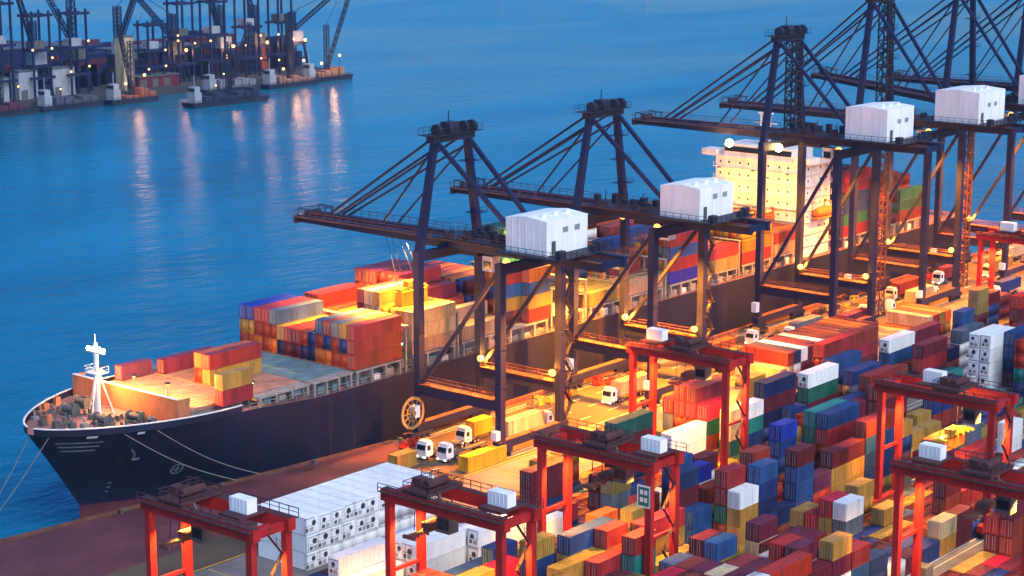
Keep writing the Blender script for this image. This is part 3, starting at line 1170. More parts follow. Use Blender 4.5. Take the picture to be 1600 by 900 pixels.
for y in (-8, 0, 8):  # lamps and posts added on the breakwater top to light the hatches
    lamp_head("deck_lamp", (193.2, y, 15.6), ship, .22)
    MB().tube((193.2, y, 14.0), (193.2, y, 15.7), .08, 6).build("lamp_post", shipgrey, ship)
    spot((193.8, y, 15.8), 9000 * KW, (1, .40, .06), 130, .5, .3, ship, (206, y, 12))

# mooring ropes
for a, b_, lab in (((181.5, 225.3, 10.9), (199.0, 220.2, .5), "slack mooring rope from the bow to the quay, left of the pair"),
                   ((186.0, 223.2, 10.9), (203.6, 219.7, .5), "slack mooring rope from the bow to the quay, right of the pair"),
                   ((173.6, 237.6, 10.4), (166.0, 244.8, -6.4), "upper mooring rope running down from the bow tip to the water"),
                   ((174.4, 234.2, 10.4), (163.5, 241.8, -6.4), "lower mooring rope running down from the bow tip to the water")):
    g = MB()
    a, b_ = Vector(a), Vector(b_)
    prev = a
    for k in range(1, 13):
        t = k / 12
        c_ = a.lerp(b_, t)
        c_.z -= 1.0 * math.sin(math.pi * t)
        g.tube(prev, c_, .075, 6)
        prev = c_
    tag(g.build("mooring_rope", rope), lab, "mooring rope", "mooring ropes at the bow")
for x in range(178, 470, 18):
    g = MB()
    yb_ = quay_y(x) - 1.3
    g.tube((x, yb_, .004), (x, yb_, .55), .28, 10)
    g.tube((x, yb_, .55), (x, yb_, .75), .42, 10)
    tag(g.build("bollard", greydk), "squat dark mooring bollard standing along the quay edge", "bollard", "mooring bollards along the quay edge")

# ------------------------------------------------------------ containers
HC = 2.5


def container_mesh(name, L, W, reefer_end=None):
    """corrugated box, x 0..L, y 0..W, z 0..HC"""
    g = MB()
    e = .075
    H = HC - .05
    g.box(e, L - e, e, W - e, .1, H - .03)
    for x in (0, L - .14):
        for y in (0, W - .14):
            g.box(x, x + .14, y, y + .14, 0, H)
    for y in (0, W - .1):
        g.box(.14, L - .14, y, y + .1, .02, .17)
        g.box(.14, L - .14, y, y + .1, H - .11, H)
    for x in (0, L - .1):
        g.box(x, x + .1, .14, W - .14, .02, .17)
        g.box(x, x + .1, .14, W - .14, H - .11, H)
    n = int((L - .4) / .42)
    for k in range(n):
        x = .3 + k * (L - .6) / n
        for y0, y1 in ((.012, e - .002), (W - e + .002, W - .012)):
            g.box(x, x + .2, y0, y1, .18, H - .12)
        if k % 2 == 0:
            g.box(x, x + .28, .14, W - .14, H - .0295, H - .004)
    me = g.mesh(name)
    me.materials.append(None)
    return me


def door_mesh(W):
    g = MB()
    w = W / 2 - .16
    g.box(-.012, .04, 0, w, .2, HC - .16)
    g.cur = 1
    for y in (w * .3, w * .72):
        g.tube((-.04, y, .22), (-.04, y, HC - .2), .028, 6)
    g.cur = 0
    for z in (.7, 1.5, 2.1):
        g.box(-.022, -.0125, .04, w - .04, z, z + .05)
    me = g.mesh("door")
    me.materials.append(None)
    me.materials.append(steel)
    return me


SIZES = {"s40": (11.4, 1.8), "s20": (6.4, 1.8), "y40": (9.55, 2.08), "y20": (4.65, 2.08), "t40": (9.6, 2.3)}
CM = {k: container_mesh("container_body", *v) for k, v in SIZES.items()}
DM = {k: door_mesh(v[1]) for k, v in SIZES.items()}
g = MB()
W_ = 2.3
g.box(-.10, .0, .12, W_ - .12, .18, HC - .15)
g.box(-.14, -.101, .25, W_ - .25, .25, 1.0)
reefer_me = g.mesh("cooling_unit")
reefer_me.materials.append(housewhite)
g = MB()
g.tube((-.16, 1.15, 1.62), (-.103, 1.15, 1.62), .38, 16)
fan_me = g.mesh("fan")
fan_me.materials.append(mat("fan_grille_grey", (.045, .05, .055), .7, grime=.4))
g = MB()
for k in range(4):
    g.box(-.16, -.145, .4, 1.1, .32 + k * .15, .40 + k * .15)
g.box(-.15, -.1405, 1.3, 1.85, .35, .85)
for y_ in (.2, 2.06):
    g.box(-.112, -.1005, y_, y_ + .04, .2, HC - .17)
g.box(-.112, -.1005, .3, 2.0, 1.06, 1.12)
g.box(-.112, -.1005, .3, 2.0, 2.12, 2.2)
grille_me = g.mesh("grille")
grille_me.materials.append(greydk)

BOX = []      # (zone, x, y, z, size, colour, rz, tier, ntiers, row)


def project_x(x, y, z):
    fx, fy = .7705, .637
    d = (x * fx + y * fy) * .9785 - (z - 93) * .2062
    return (x * .637 - y * .7705) / d


def project_y(x, y, z):
    h = (x * .7705 + y * .637)
    d = h * .9785 - (z - 93) * .2062
    return 450 - 3075 * (h * .2062 + (z - 93) * .9785) / d


def stack(zone, x, y, z0, size, cols, rz=0, row=0):
    n = len(cols)
    for i, c in enumerate(reversed(cols)):
        BOX.append((zone, x, y, z0 + i * HC, size, c, rz, i + 1, n, row))


# --- on the ship: bay start, then per column from the quay side: colours from the top down
def col_y(i):
    return 222.45 + 1.87 * i


rb = random.Random(21)


def rand_cols(n, pal="rrrmmbbonyp"):
    return "".join(rb.choice(pal) for _ in range(n))


stack("fore", 198.6, col_y(0), 12.06, "s20", "yr")
stack("fore", 206, col_y(6), 12.06, "s40", "ry")
stack("fore", 206, col_y(7), 12.06, "s40", "oR")
stack("fore", 206, col_y(12), 12.06, "s40", "m")
stack("fore", 198.7, col_y(13), 12.06, "s20", "p")
for i, c in enumerate(["rrr", "ybr", "srr", "rbo", "bro", "bn", "rn", "rm", "rm", "yn", "sro", "rrr", "rro", "Byr", "Bkr"]):
    stack("mid", 228, col_y(i), 12.06, "s40", c)
for i, c in enumerate(["ccT", "ycc", "yTc", "Ycc", "ycTc", "cTyc", "rmrm", "o", "o", "Yo", "ro", "r", "Rrm", "rmm"]):
    stack("mid", 242, col_y(i), 12.06, "s40", c)
for i, c in enumerate(["T", "T", "TT", "c", "c", "rT", "mmr", "mmm", "rmmm", "mmrm", "mmmr", "rmmm", "mrmm", "mmmm"]):
    stack("mid", 255, col_y(i), 12.06, "s40", c)
stack("aft", 273.8, col_y(0), 12.06, "s20", "obyr")
for i in range(1, 15):
    stack("aft", 268, col_y(i), 12.06, "s40", ["rbym", "obmr", "rbrm"][i - 1] if i < 4 else rand_cols(3, "rrmbo"))
for i in range(0, 15):
    stack("aft", 292, col_y(i), 12.06, "s40", "k" if i < 5 else ("gtrbr"[:5] if i < 9 else "ggtrb"))
for i in range(0, 15):
    stack("aft", 305, col_y(i), 12.06, "s40", "T" if i < 3 else rand_cols(rb.choice((3, 4)) + (i > 8), "rmbygrsw"))
for i in range(0, 15):
    stack("aft", 318.6, col_y(i), 12.06, "s40", "rbrB" if i == 0 else rand_cols(rb.choice((3, 4, 4)), "rymbrgw"))
for i in range(0, 15):
    stack("aft", 332, col_y(i), 12.06, "s40", rand_cols(2, "Tkrs"))
for i in range(0, 15):
    stack("aft", 345, col_y(i), 12.06, "s40", ["oYor", "YoYr", "oYYo", "Yooo"][i % 4] if i < 9 else rand_cols(4, "oyrr"))
for i in range(0, 15):
    stack("aft", 358, col_y(i), 12.06, "s40", rand_cols(2, "oyrT"))
for b_, n in ((387, 6), (400, 5), (413, 4)):
    for i in range(0, 15):
        stack("stern", b_, col_y(i), 12.06, "s40", rand_cols(n - (rb.choice((0, 0, 1, 2)) if i % 3 else rb.choice((0, 1))), "mrmmrpbgsm"))

# --- turned stacks between the quay lanes and the yard
rb = random.Random(5)
for i in range(11):
    stack("reefer", 178.2 + 2.38 * i, 193.2, 0, "t40", "www", -math.pi / 2)
tops = ["rcc", "nwr", "wmc", "mmw", "pwm", "wmm", "mrm", "mmp", "rmp", "pmm", "mrw", "omr", "oro", "mop"]
stack("turned", 297.5, 192.7, 0, "t40", "cc", -math.pi / 2)
for i, c in enumerate(tops):
    stack("turned", 300 + 2.38 * i, 192.7, 0, "t40", c, -math.pi / 2)
for i, c in enumerate(["c", "c"]):
    stack("turned", 247.6 + 2.38 * i, 193.4, 0, "t40", c, -math.pi / 2)
for i, c in enumerate(["c", "T", "c", "o", "cr", "rc", "kr", "oy"]):
    stack("turned", 343 + 2.6 * i, 192.6, 0, "t40", c, -math.pi / 2)

# --- yard blocks: measured stacks (block, row, half-bay, length, colours from the top down)
YARD = [
    (1, 5, 15, 1, (4, 8, 12, 2,)), (1, 6, 16, 1, (2, 8, 8, 2,)), (1, 5, 14, 1, (3, 3, 2, 0, 3,)), (1, 4, 15, 1, (0, 9, 9,)), (1, 1, 14, 1, (0, 0, 6, 0, 2,)), (1, 2, 16, 1, (0, 2, 2, 15, 2,)),
    (1, 0, 15, 1, (3, 3, 5, 3, 2,)), (1, 0, 14, 1, (8, 9, 9, 9,)), (1, 1, 16, 1, (1, 1, 2,)), (1, 0, 17, 1, (2, 3, 3, 3, 5,)), (1, 5, 20, 1, (9, 9, 2, 2,)), (1, 4, 19, 1, (4, 3, 3, 2, 2,)),
    (1, 3, 21, 2, (3, 0, 0, 2, 2,)), (1, 4, 21, 2, (7, 6, 3, 0, 2,)), (1, 6, 22, 2, (1, 2, 0, 3,)), (1, 0, 19, 2, (2, 9, 9, 2,)), (1, 0, 21, 2, (0, 3, 3, 3, 9,)), (1, 5, 24, 2, (2, 0, 2, 3,)),
    (2, 6, 18, 1, (9, 9, 2,)), (2, 4, 15, 1, (1, 9, 0, 2,)), (2, 3, 15, 1, (8, 12, 3, 2,)), (2, 4, 18, 1, (9, 2,)), (2, 5, 15, 1, (1, 9, 2,)), (2, 6, 15, 1, (9, 3, 9,)),
    (1, 2, 13, 1, (3, 3, 2,)), (2, 0, 18, 1, (13, 9,)), (2, 0, 19, 1, (2, 2,)), (3, 6, 18, 1, (1, 2, 2,)), (3, 5, 18, 1, (2, 0, 0, 2,)), (0, 1, 23, 2, (5, 2, 5, 3, 2,)),
    (0, 0, 25, 2, (8, 6, 2, 3, 2,)), (0, 3, 29, 2, (3, 3, 5, 2,)), (0, 4, 29, 2, (0, 2, 2, 3, 2,)), (0, 4, 31, 2, (0, 0, 2, 3, 2,)), (0, 3, 33, 2, (8, 3, 0, 2,)), (0, 3, 35, 2, (2, 3, 3, 0,)),
    (0, 0, 36, 2, (12, 8, 8, 8,)), (1, 6, 34, 2, (8, 8, 8, 8, 8,)), (1, 5, 34, 2, (8, 8, 8, 8, 8,)), (1, 2, 34, 2, (1, 1, 7, 3, 2,)), (1, 4, 35, 2, (3, 3, 3, 2, 2,)), (0, 5, 42, 1, (9, 9, 3,)),
    (0, 1, 37, 1, (3, 3, 2, 2, 2,)), (0, 5, 43, 1, (2, 3, 3, 2,)), (0, 4, 41, 1, (14, 14, 2, 2, 2,)), (0, 6, 45, 1, (2, 2, 0,)), (0, 0, 41, 1, (1, 2, 2, 2, 0,)), (0, 4, 21, 2, (2, 1, 2, 2, 2,)),
    (0, 5, 21, 2, (2, 2, 0, 2, 2,)), (0, 3, 21, 1, (1, 6, 0, 2,)), (0, 3, 19, 2, (8, 8, 12,)), (0, 3, 16, 2, (6, 2, 2, 3, 2,)), (0, 1, 22, 1, (8, 7, 3, 2,)), (0, 1, 21, 1, (13, 13, 6, 2,)),
    (0, 1, 14, 1, (2, 2, 0,)), (0, 0, 14, 1, (14, 12, 2,)), (0, 1, 15, 1, (2, 6,)), (0, 1, 12, 1, (0, 3,)), (1, 6, 11, 1, (11, 11, 2,)), (1, 6, 13, 1, (0, 2, 2,)),
    (1, 5, 12, 1, (14, 6, 2,)), (0, 0, 15, 1, (3, 3,)), (0, 5, 13, 2, (2, 2, 15,)), (0, 5, 25, 1, (9, 9, 2, 2,)), (0, 2, 26, 2, (3, 3, 2,)), (0, 1, 26, 2, (0, 0, 2,)),
    (1, 6, 24, 2, (3, 3, 0, 2,)), (1, 6, 26, 2, (0, 0, 2, 3, 2,)), (1, 4, 25, 2, (0, 2, 2, 3, 2,)), (1, 2, 26, 1, (9, 9, 2,)), (2, 5, 24, 1, (12, 12, 3, 2,)), (2, 4, 23, 2, (0, 0, 2,)),
    (2, 5, 27, 1, (8, 8, 0,)), (2, 2, 20, 1, (2, 0, 2,)), (2, 2, 21, 2, (0, 0,)), (1, 3, 13, 1, (5, 2, 3, 2, 2,)), (0, 0, 28, 2, (3, 12, 0, 2,)), (0, 6, 15, 1, (9, 0, 2,)),
    (0, 6, 14, 1, (9, 2, 2,)), (1, 3, 28, 2, (5, 3, 0, 2,)), (1, 4, 29, 2, (7, 5, 2, 3,)),
]
BY = [161.3, 139.4, 119.0, 97.2]
taken = {}
PAINTS = "rRmbBngtwyYosckpT"
for k, r, sx, l, nums in YARD:
    cols = "".join(PAINTS[q] for q in nums)
    for j in range(l):
        taken[k, r, sx + j] = len(cols)
    reef = set(cols) <= set("wT") and len(cols) > 3
    stack("yard%d" % k, 150 + 4.9 * sx, BY[k] + .85 + 2.22 * r, 0, "y40" if l == 2 else "y20", cols, 0, r)
# the reefer row at the right and the white ones under the lower gantry
for k, r, sx, cols in ((0, 1, 8, "www"), (0, 2, 8, "ww"), (0, 0, 8, "www"), (0, 0, 10, "ww"), (0, 1, 10, "w"), (0, 2, 6, "www"), (0, 1, 6, "www"), (0, 3, 6, "www"), (0, 3, 4, "www"), (0, 2, 4, "ww")):
    if not any((k, r, sx + j) in taken for j in (0, 1)):
        for j in (0, 1):
            taken[k, r, sx + j] = 3
        stack("yard%d" % k, 150 + 4.9 * sx, BY[k] + .85 + 2.22 * r, 0, "y40", cols, 0, r)
PALS = ["rrmmmbbnyypwgRs", "mmbbrRywnpryytk", "rRmmyybbswcrmm", "RmmrycwbsyRm"]
rf = random.Random(77)
for k in range(4):
    for r in range(7):
        sx = 1
        while sx < 62:
            if (k, r, sx) in taken:
                sx += 1
                continue
            l = 2 if ((k, r, sx + 1) not in taken and rf.random() < (.45 if sx < 26 else .8)) else 1
            near = [taken[q] for q in ((k, r, sx - 1), (k, r, sx + l), (k, r + 1, sx), (k, r - 1, sx)) if q in taken]
            base = rf.choice((2, 3, 3, 4)) if sx < 26 else rf.choice((3, 4, 4, 5))
            if near:
                base = max(1, min(near) - rf.choice((1, 1, 2)))

            if sx > 22 and k < 2 and not near:
                base = rf.choice((4, 4, 5))
            if k < 3 and project_y(150 + 4.9 * sx, BY[k] + 2.22 * r, 2.5 * 4) > 822:
                base = rf.choice((2, 3, 4, 4))
            if sx < 15 and k == 0:
                base = min(base, 1)
            if rf.random() < .06:
                base = 0
            if base:
                for j in range(l):
                    taken[k, r, sx + j] = base
                stack("yard%d" % k, 150 + 4.9 * sx, BY[k] + .85 + 2.22 * r, 0, "y40" if l == 2 else "y20", "".join(rf.choice(PALS[k]) for _ in range(base)), 0, r)
            sx += l

KEEP = [0, 1, 2, 3, 5, 6, 7, 8, 9, 10, 13, 16, 19, 22, 28, 30, 32, 35, 38, 41, 44, 47, 48, 49,
        50, 53, 63, 67, 71, 81, 84, 85, 88, 95, 102, 114, 118, 122, 123, 124, 125, 126, 128, 129, 130, 172, 227, 231,
        236, 276, 277, 278, 279, 300, 307, 331, 332, 361, 362, 421, 422, 451, 452, 453, 454, 455, 456, 600, 601, 602, 649, 650,
        651, 652, 653, 654, 656, 657, 659, 660, 662, 663, 665, 666, 669, 672, 675, 678, 681, 683, 686, 689, 692, 695, 733, 735,
        737, 739, 743, 747, 752, 755, 758, 759, 760, 765, 768, 769, 770, 772, 773, 774, 780, 781, 782, 790, 791, 795, 796, 800,
        801, 807, 808, 809, 811, 812, 813, 814, 818, 821, 824, 825, 828, 829, 831, 834, 837, 839, 840, 841, 842, 843, 844, 846,
        847, 849, 850, 851, 854, 855, 856, 859, 860, 861, 865, 870, 874, 875, 878, 879, 883, 887, 890, 891, 892, 894, 895, 896,
        897, 904, 906, 907, 915, 919, 923, 924, 931, 932, 936, 937, 941, 942, 944, 945, 946, 948, 949, 953, 954, 956, 957, 958,
        960, 961, 962, 964, 967, 968, 972, 975, 978, 981, 985, 986, 990, 1005, 1009, 1010, 1013, 1017, 1020, 1022, 1023, 1025, 1026, 1028,
        1032, 1033, 1037, 1045, 1046, 1058, 1059, 1061, 1065, 1067, 1068, 1074, 1076, 1091, 1099, 1100, 1103, 1221, 1293, 1294, 1334, 1335, 1337, 1340,
        1343, 1347, 1350, 1392, 1395, 1396, 1438, 1442, 1475, 1479, 1487, 1531, 1532, 1578, 1628, 1677, 1680, 1683, 1684, 1686, 1687, 1689, 1691, 1692,
        1737, 1744, 1750, 1790, 1794, 1800, 1847, 1856, 1859, 1905, 1909, 1917, 1959, 1965, 1970, 1971, 2021, 2211, 2245, 2246, 2282]
cols_at = {}
for i, b_ in enumerate(BOX):
    cols_at[b_[0], round(b_[1], 1), round(b_[2], 1), b_[7]] = i
ORD = ["first", "second", "third", "fourth", "fifth", "sixth", "seventh", "eighth", "ninth", "tenth", "eleventh", "twelfth", "thirteenth", "fourteenth", "fifteenth",
       "sixteenth", "seventeenth", "eighteenth", "nineteenth", "twentieth"]
ZN = {"fore": "on ship's foredeck hatches", "mid": "on ship's forward stacks", "aft": "on ship's middle bays", "stern": "on ship's stern stacks",
      "reefer": "beside the hull", "turned": "beside quay lanes",
      "yard0": "in quayside yard block", "yard1": "in second yard block", "yard2": "in third yard block", "yard3": "in outermost yard block"}
ZG = {"fore": "containers on the ship", "mid": "containers on the ship", "aft": "containers on the ship", "stern": "containers on the ship",
      "reefer": "white refrigerated containers by the hull", "turned": "crosswise containers by the quay lanes"}


def cname(c):
    return CC[c][1]


def make_labels(keys):
    base, full = {}, {}
    for i in keys:
        zone, x, y, z, size, c, rz, t, n, row = BOX[i]
        ln = "short" if size.endswith("20") else "long"
        below = BOX[cols_at[zone, round(x, 1), round(y, 1), t - 1]][5] if t > 1 else None
        above = BOX[cols_at[zone, round(x, 1), round(y, 1), t + 1]][5] if t < n else None
        if t == n and t > 1:
            tp = "topmost over %s" % cname(below)
        elif t == 1 and n == 1:
            tp = "standing alone on the ground" if zone[0] in "ytr" else "standing alone"
        elif t == 1:
            tp = "lowest under %s" % cname(above)
        else:
            tp = "under %s over %s" % (cname(above), cname(below))
        base[i] = (ln, c, tp, zone)
    by = {}
    for i in keys:
        by.setdefault(base[i], []).append(i)
    for b_, ks in by.items():
        ln, c, tp, zone = b_
        kind = "refrigerated container" if zone == "reefer" else "container"
        if len(ks) == 1:
            full[ks[0]] = "%s %s %s, %s" % (cname(c), kind if zone == "reefer" else ln + " " + kind, tp, ZN[zone])
        else:
            ks = sorted(ks, key=lambda i: (round(project_x(*BOX[i][1:4]), 4), BOX[i][3]))
            for q, i in enumerate(ks):
                o = ORD[q] if q < 20 else "rightmost"
                full[i] = "%s-from-left %s %s %s, %s" % (o, cname(c), kind if zone == "reefer" else ln + " " + kind, tp, ZN[zone])
    for i in full:
        if len(full[i].split()) > 16:
            full[i] = full[i].replace(" short container", " container").replace(" long container", " container")
    return full


keys = list(range(len(BOX))) if KEEP is None else [i for i in KEEP if i < len(BOX)]
LAB = make_labels(keys)
keyset = set(keys)
rq = random.Random(3)
for i in keys:
    zone, x, y, z, size, c, rz, t, n, row = BOX[i]
    L, W = SIZES[size]
    o = link("shipping_container", CM[size], None, (x, y, z), rz)
    o.material_slots[0].link = 'OBJECT'
    o.material_slots[0].material = CMAT[c]
    tag(o, LAB[i], "container", ZG.get(zone, "containers stacked in the yard"))
    refr = zone == "reefer" or (c == "w" and zone.startswith("yard") and size == "y40")
    if refr:
        cu = link("cooling_unit", reefer_me, o, (L, W, 0) if zone == "reefer" else (0, 0, 0), math.pi if zone == "reefer" else 0)
        if zone != "reefer":
            cu.scale = (1, W / 2.3, 1)
        fo = link("fan", fan_me, cu)
        q_ = rq.uniform(.8, 1.12)
        fo.scale = (1, q_, q_)
        fo.location = (0, 1.15 * (1 - q_) + rq.uniform(-.28, .28), 1.62 * (1 - q_) + rq.uniform(-.1, .05))
        link("grille", grille_me, cu, (0, rq.choice((0, 0, .75)), rq.choice((0, 0, .2))))
    else:
        for s in (0, 1):
            d = link("door", DM[size], o, (0, .14 if s == 0 else W / 2 + .02, 0))
            d.material_slots[0].link = 'OBJECT'
            d.material_slots[0].material = CMAT[c]
# the rest of the stacks, of which the photograph shows next to nothing
rest = [i for i in range(len(BOX)) if i not in keyset]
if rest:
    import numpy as np
    order = list(CC)
    geo_ = {}
    for k_, me_ in CM.items():
        co = np.empty(len(me_.vertices) * 3)
        me_.vertices.foreach_get("co", co)
        fc = np.empty(len(me_.polygons) * 4, dtype=np.int64)
        me_.polygons.foreach_get("vertices", fc)
        geo_[k_] = (co.reshape(-1, 3), fc.reshape(-1, 4))
    VV, FF, Mi, nv = [], [], [], 0
    for i in rest:
        zone, x, y, z, size, c, rz, t, n, row = BOX[i]
        co, fc = geo_[size]
        if rz:
            co = np.stack([co[:, 1], -co[:, 0], co[:, 2]], 1)
        VV.append(co + np.array([x, y, z]))
        FF.append(fc + nv)
        Mi += [order.index(c)] * len(fc)
        nv += len(co)
    VV, FF = np.concatenate(VV), np.concatenate(FF)
    me = bpy.data.meshes.new("stacked_containers")
    me.vertices.add(len(VV))
    me.vertices.foreach_set("co", VV.ravel())
    me.loops.add(FF.size)
    me.loops.foreach_set("vertex_index", FF.ravel().astype(np.int32))
    me.polygons.add(len(FF))
    me.polygons.foreach_set("loop_start", np.arange(0, FF.size, 4, dtype=np.int32))
    me.update(calc_edges=True)
    for c in order:
        me.materials.append(CMAT[c])
    me.polygons.foreach_set("material_index", Mi)
    o = link("stacked_containers", me)
    tag(o, "remaining stacked containers filling the gaps deep inside the blocks", None, None, "stuff")

# ------------------------------------------------------------ hanging loads, trucks and small quay things
hang = link("shipping_container", CM["y40"], None, (250.5 + 3.1 - 4.7, Y3 + 9.0 - 1.04, 13.0 - HC), 0)
hang.material_slots[0].link = 'OBJECT'
hang.material_slots[0].material = CMAT["o"]
tag(hang, "orange container hanging from the yellow spreader of a red gantry", "container", "containers on the move")
point((253.6, Y3 + 9.0, 15.6), 1500 * KW, (1, .62, .15), .3)
yc = link("shipping_container", CM["s20"], None, (244.2, 226.6, 19.6), 0)
yc.material_slots[0].link = 'OBJECT'
yc.material_slots[0].material = CMAT["Y"]
tag(yc, "bright yellow container hanging under the nearest quay crane above the ship", "container", "containers on the move")
g = MB()
g.box(243.9, 250.9, 227.1, 227.9, 22.25, 22.6)
for k in range(4):
    g.beam((244 + k * 2.2, 226.5, 22.3), (244.6 + k * 2.2, 228.5, 22.3), .25)
g.box(246, 249, 226.9, 228.1, 22.6, 23.7)
sp = g.build("crane_spreader", orangep)
tag(sp, "orange crane spreader locked onto the bright yellow hanging container", "spreader")
g = MB()
for dx in (245.2, 249.8):
    for y in (226.8, 228.2):
        g.beam((dx, y, 22.5), (243 + (dx - 247.5) * .6, y, 33.0), .07)
g.build("hoist_rope", cable, sp)


def truck_proto():
    root = thing("truck", (0, 0, 0), "truck", "truck", "trucks on the quay lanes")
    g = MB()
    g._add([(0, -1.2, .75), (2.0, -1.2, .75), (2.0, 1.2, .75), (0, 1.2, .75), (.25, -1.15, 3.0), (2.0, -1.2, 3.1), (2.0, 1.2, 3.1), (.25, 1.15, 3.0), (-.05, -1.2, 1.8), (-.05, 1.2, 1.8)],
           [(0, 3, 2, 1), (4, 5, 6, 7), (0, 1, 5, 4, 8), (1, 2, 6, 5), (2, 3, 9, 7, 6)[::1], (3, 0, 8, 9), (8, 4, 7, 9)])
    g.box(-.12, .1, -1.22, 1.22, .4, .74)
    g.box(.4, 1.8, -1.0, 1.0, 3.12, 3.5)
    cb = g.build("cab", cabwhite, root)
    w = MB()
    w._add([(-.045, -1.05, 1.9), (.2, -1.02, 2.85), (.2, 1.02, 2.85), (-.045, 1.05, 1.9)], [(0, 3, 2, 1)])
    for v in range(4):
        x, y, z = w.v[v]
        w.v[v] = (x - .03, y, z)
    w.build("windscreen", glass, cb)
    for s in (-1, 1):
        MB().box(.5, 1.35, min(s * 1.19, s * 1.215), max(s * 1.19, s * 1.215), 1.85, 2.75).build("side_window", glass, cb)
        MB().box(-.14, -.121, s * .85 - .18, s * .85 + .18, .5, .7).build("headlight", lamp_w, cb)
    g = MB()
    g.box(1.6, 12.4, -.45, .45, .95, 1.3)
    for x in (2.9, 5.6, 8.6, 12.2):
        g.box(x - .12, x + .12, -1.1, 1.1, 1.3, 1.42)
    g.box(2.2, 3.4, -1.1, 1.1, .9, 1.3)
    g.build("chassis", greydk, root)
    for x in (.9, 2.9, 3.9, 10.2, 11.4):
        for s in (-1, 1):
            g = MB().tube((x, s * .82, .5), (x, s * 1.18, .5), .5, 14)
            wl = g.build("wheel", black, root)
            MB().tube((x, s * 1.15, .5), (x, s * 1.2, .5), .24, 10).build("rim", steel, wl)
    return root


tp_ = truck_proto()
TRUCKS = [  # x, y, facing (-1 towards the bow), load colour, size, label
    (236.6, 206.9, -1, "Y", "y20", "white truck carrying a yellow container, parked by the first crane's waterside legs"),
    (254.8, 202.6, 1, "c", "y40", "white truck with a cream container between the first crane's legs, cab to the right"),
    (272.6, 203.6, -1, "c", "y40", "white truck with a cream container on the orange lane, cab to the left"),
    (226.6, 206.6, -1, None, None, "bare white tractor truck parked nearest the water, one of two side by side"),
    (227.6, 203.0, -1, None, None, "bare white tractor truck parked farther from the water, one of two side by side"),
    (327.0, 208.6, -1, None, None, "empty white truck driving toward the bow past the dark hull"),
    (362.0, 203.0, -1, "T", "y40", "white truck with a tan container under the third crane"),
    (382.0, 207.5, -1, "r", "y40", "white truck with a red container under the fourth crane"),
    (391.0, 201.0, 1, "c", "y40", "white truck with a cream container driving away under the fourth crane"),
    (405.0, 208.0, -1, "m", "y40", "white truck with a maroon container beyond the fourth crane"),
    (346.0, 200.0, -1, "p", "y40", "white truck with a plum container by the third crane's landside leg"),
    (316.0, 201.5, 1, "k", "y40", "white truck with a khaki container between the second and third cranes"),
    (334.0, 204.2, -1, "s", "y40", "white truck with a slate grey container approaching the third crane from astern"),
    (372.0, 201.4, 1, None, None, "bare white tractor truck between the third and fourth cranes"),
    (420.0, 203.0, -1, "y", "y40", "white truck with a mustard container under the fifth crane"),
    (436.0, 207.5, -1, "c", "y40", "white truck with a cream container beyond the fifth crane"),
    (398.0, 190.5, -1, "b", "y40", "white truck with a blue container landward of the fourth crane"),
    (306.0, 207.2, -1, "o", "y40", "white truck with an orange container waiting beside the hull past the second crane"),
]
for i, (x, y, s, c, sz, lab) in enumerate(TRUCKS):
    t = tp_ if i == 0 else copy_tree(tp_)
    t.location = (x, y, .004)
    t.rotation_euler = (0, 0, 0 if s < 0 else math.pi)
    t["label"] = lab
    t.scale = (.88, .88, .88)
    if c:
        L, W = SIZES[sz]
        off = 2.5
        x0 = x + off if s < 0 else x - off - L
        o = link("shipping_container", CM[sz], None, (x0, y - W / 2, 1.27), 0)
        o.material_slots[0].link = 'OBJECT'
        o.material_slots[0].material = CMAT[c]
        tag(o, "%s container on the truck %s" % (cname(c), lab.split("container")[-1].strip(", ")), "container", "containers on the move")
# loose container on the apron, left of the trucks
for (x, y, c, sz, lab) in ((219.5, 205.2, "y", "y20", "mustard container on the quay apron left of the bare tractors"),
                           (226.0, 196.0, "Y", "y40", "yellow container lying beside the landside crane rail near the red girders"),):
    o = link("shipping_container", CM[sz], None, (x, y, .004), 0)
    o.material_slots[0].link = 'OBJECT'
    o.material_slots[0].material = CMAT[c]
    tag(o, lab, "container", "containers on the move")
# lashing bins and gear along the quay edge
lb = random.Random(9)
nb_ = 0
for x0, x1 in ((229, 234), (262, 275), (282, 300), (308, 338), (357, 376), (395, 415)):
    x = x0
    while x < x1:
        w, d, h = lb.uniform(1.2, 2.2), lb.uniform(1.0, 1.6), lb.uniform(.8, 1.7)
        y = lb.uniform(211.2, 212.6)
        g = MB()
        g.box(x, x + w, y, y + d, .18, .26)
        for xx in (x, x + w - .1):
            for yy in (y, y + d - .1):
                g.box(xx, xx + .1, yy, yy + .1, .004, h)
        for z in (.5, .8, h - .1):
            g.box(x + .1, x + w - .1, y, y + .06, z, z + .12)
            g.box(x + .1, x + w - .1, y + d - .06, y + d, z, z + .12)
            g.box(x, x + .06, y + .1, y + d - .1, z, z + .12)
            g.box(x + w - .06, x + w, y + .1, y + d - .1, z, z + .12)
        for k in range(5):
            g.beam((x + .2, y + .2 + k * d / 7, .35 + .1 * k), (x + w - .2, y + .3 + k * d / 8, .4 + .1 * k), .08)
        bm_, bn_ = lb.choice(((rtgred, "red"), (greydk, "grey"), (steel, "bare metal"), (yellowp, "yellow"), (navy2, "near-black")))
        o = g.build("lashing_bin", bm_)
        tag(o, "small open " + bn_ + " steel lashing bin standing along the hull side of the quay lanes", "bin", "lashing bins along the quay")
        x += w + lb.uniform(.4, 1.6)

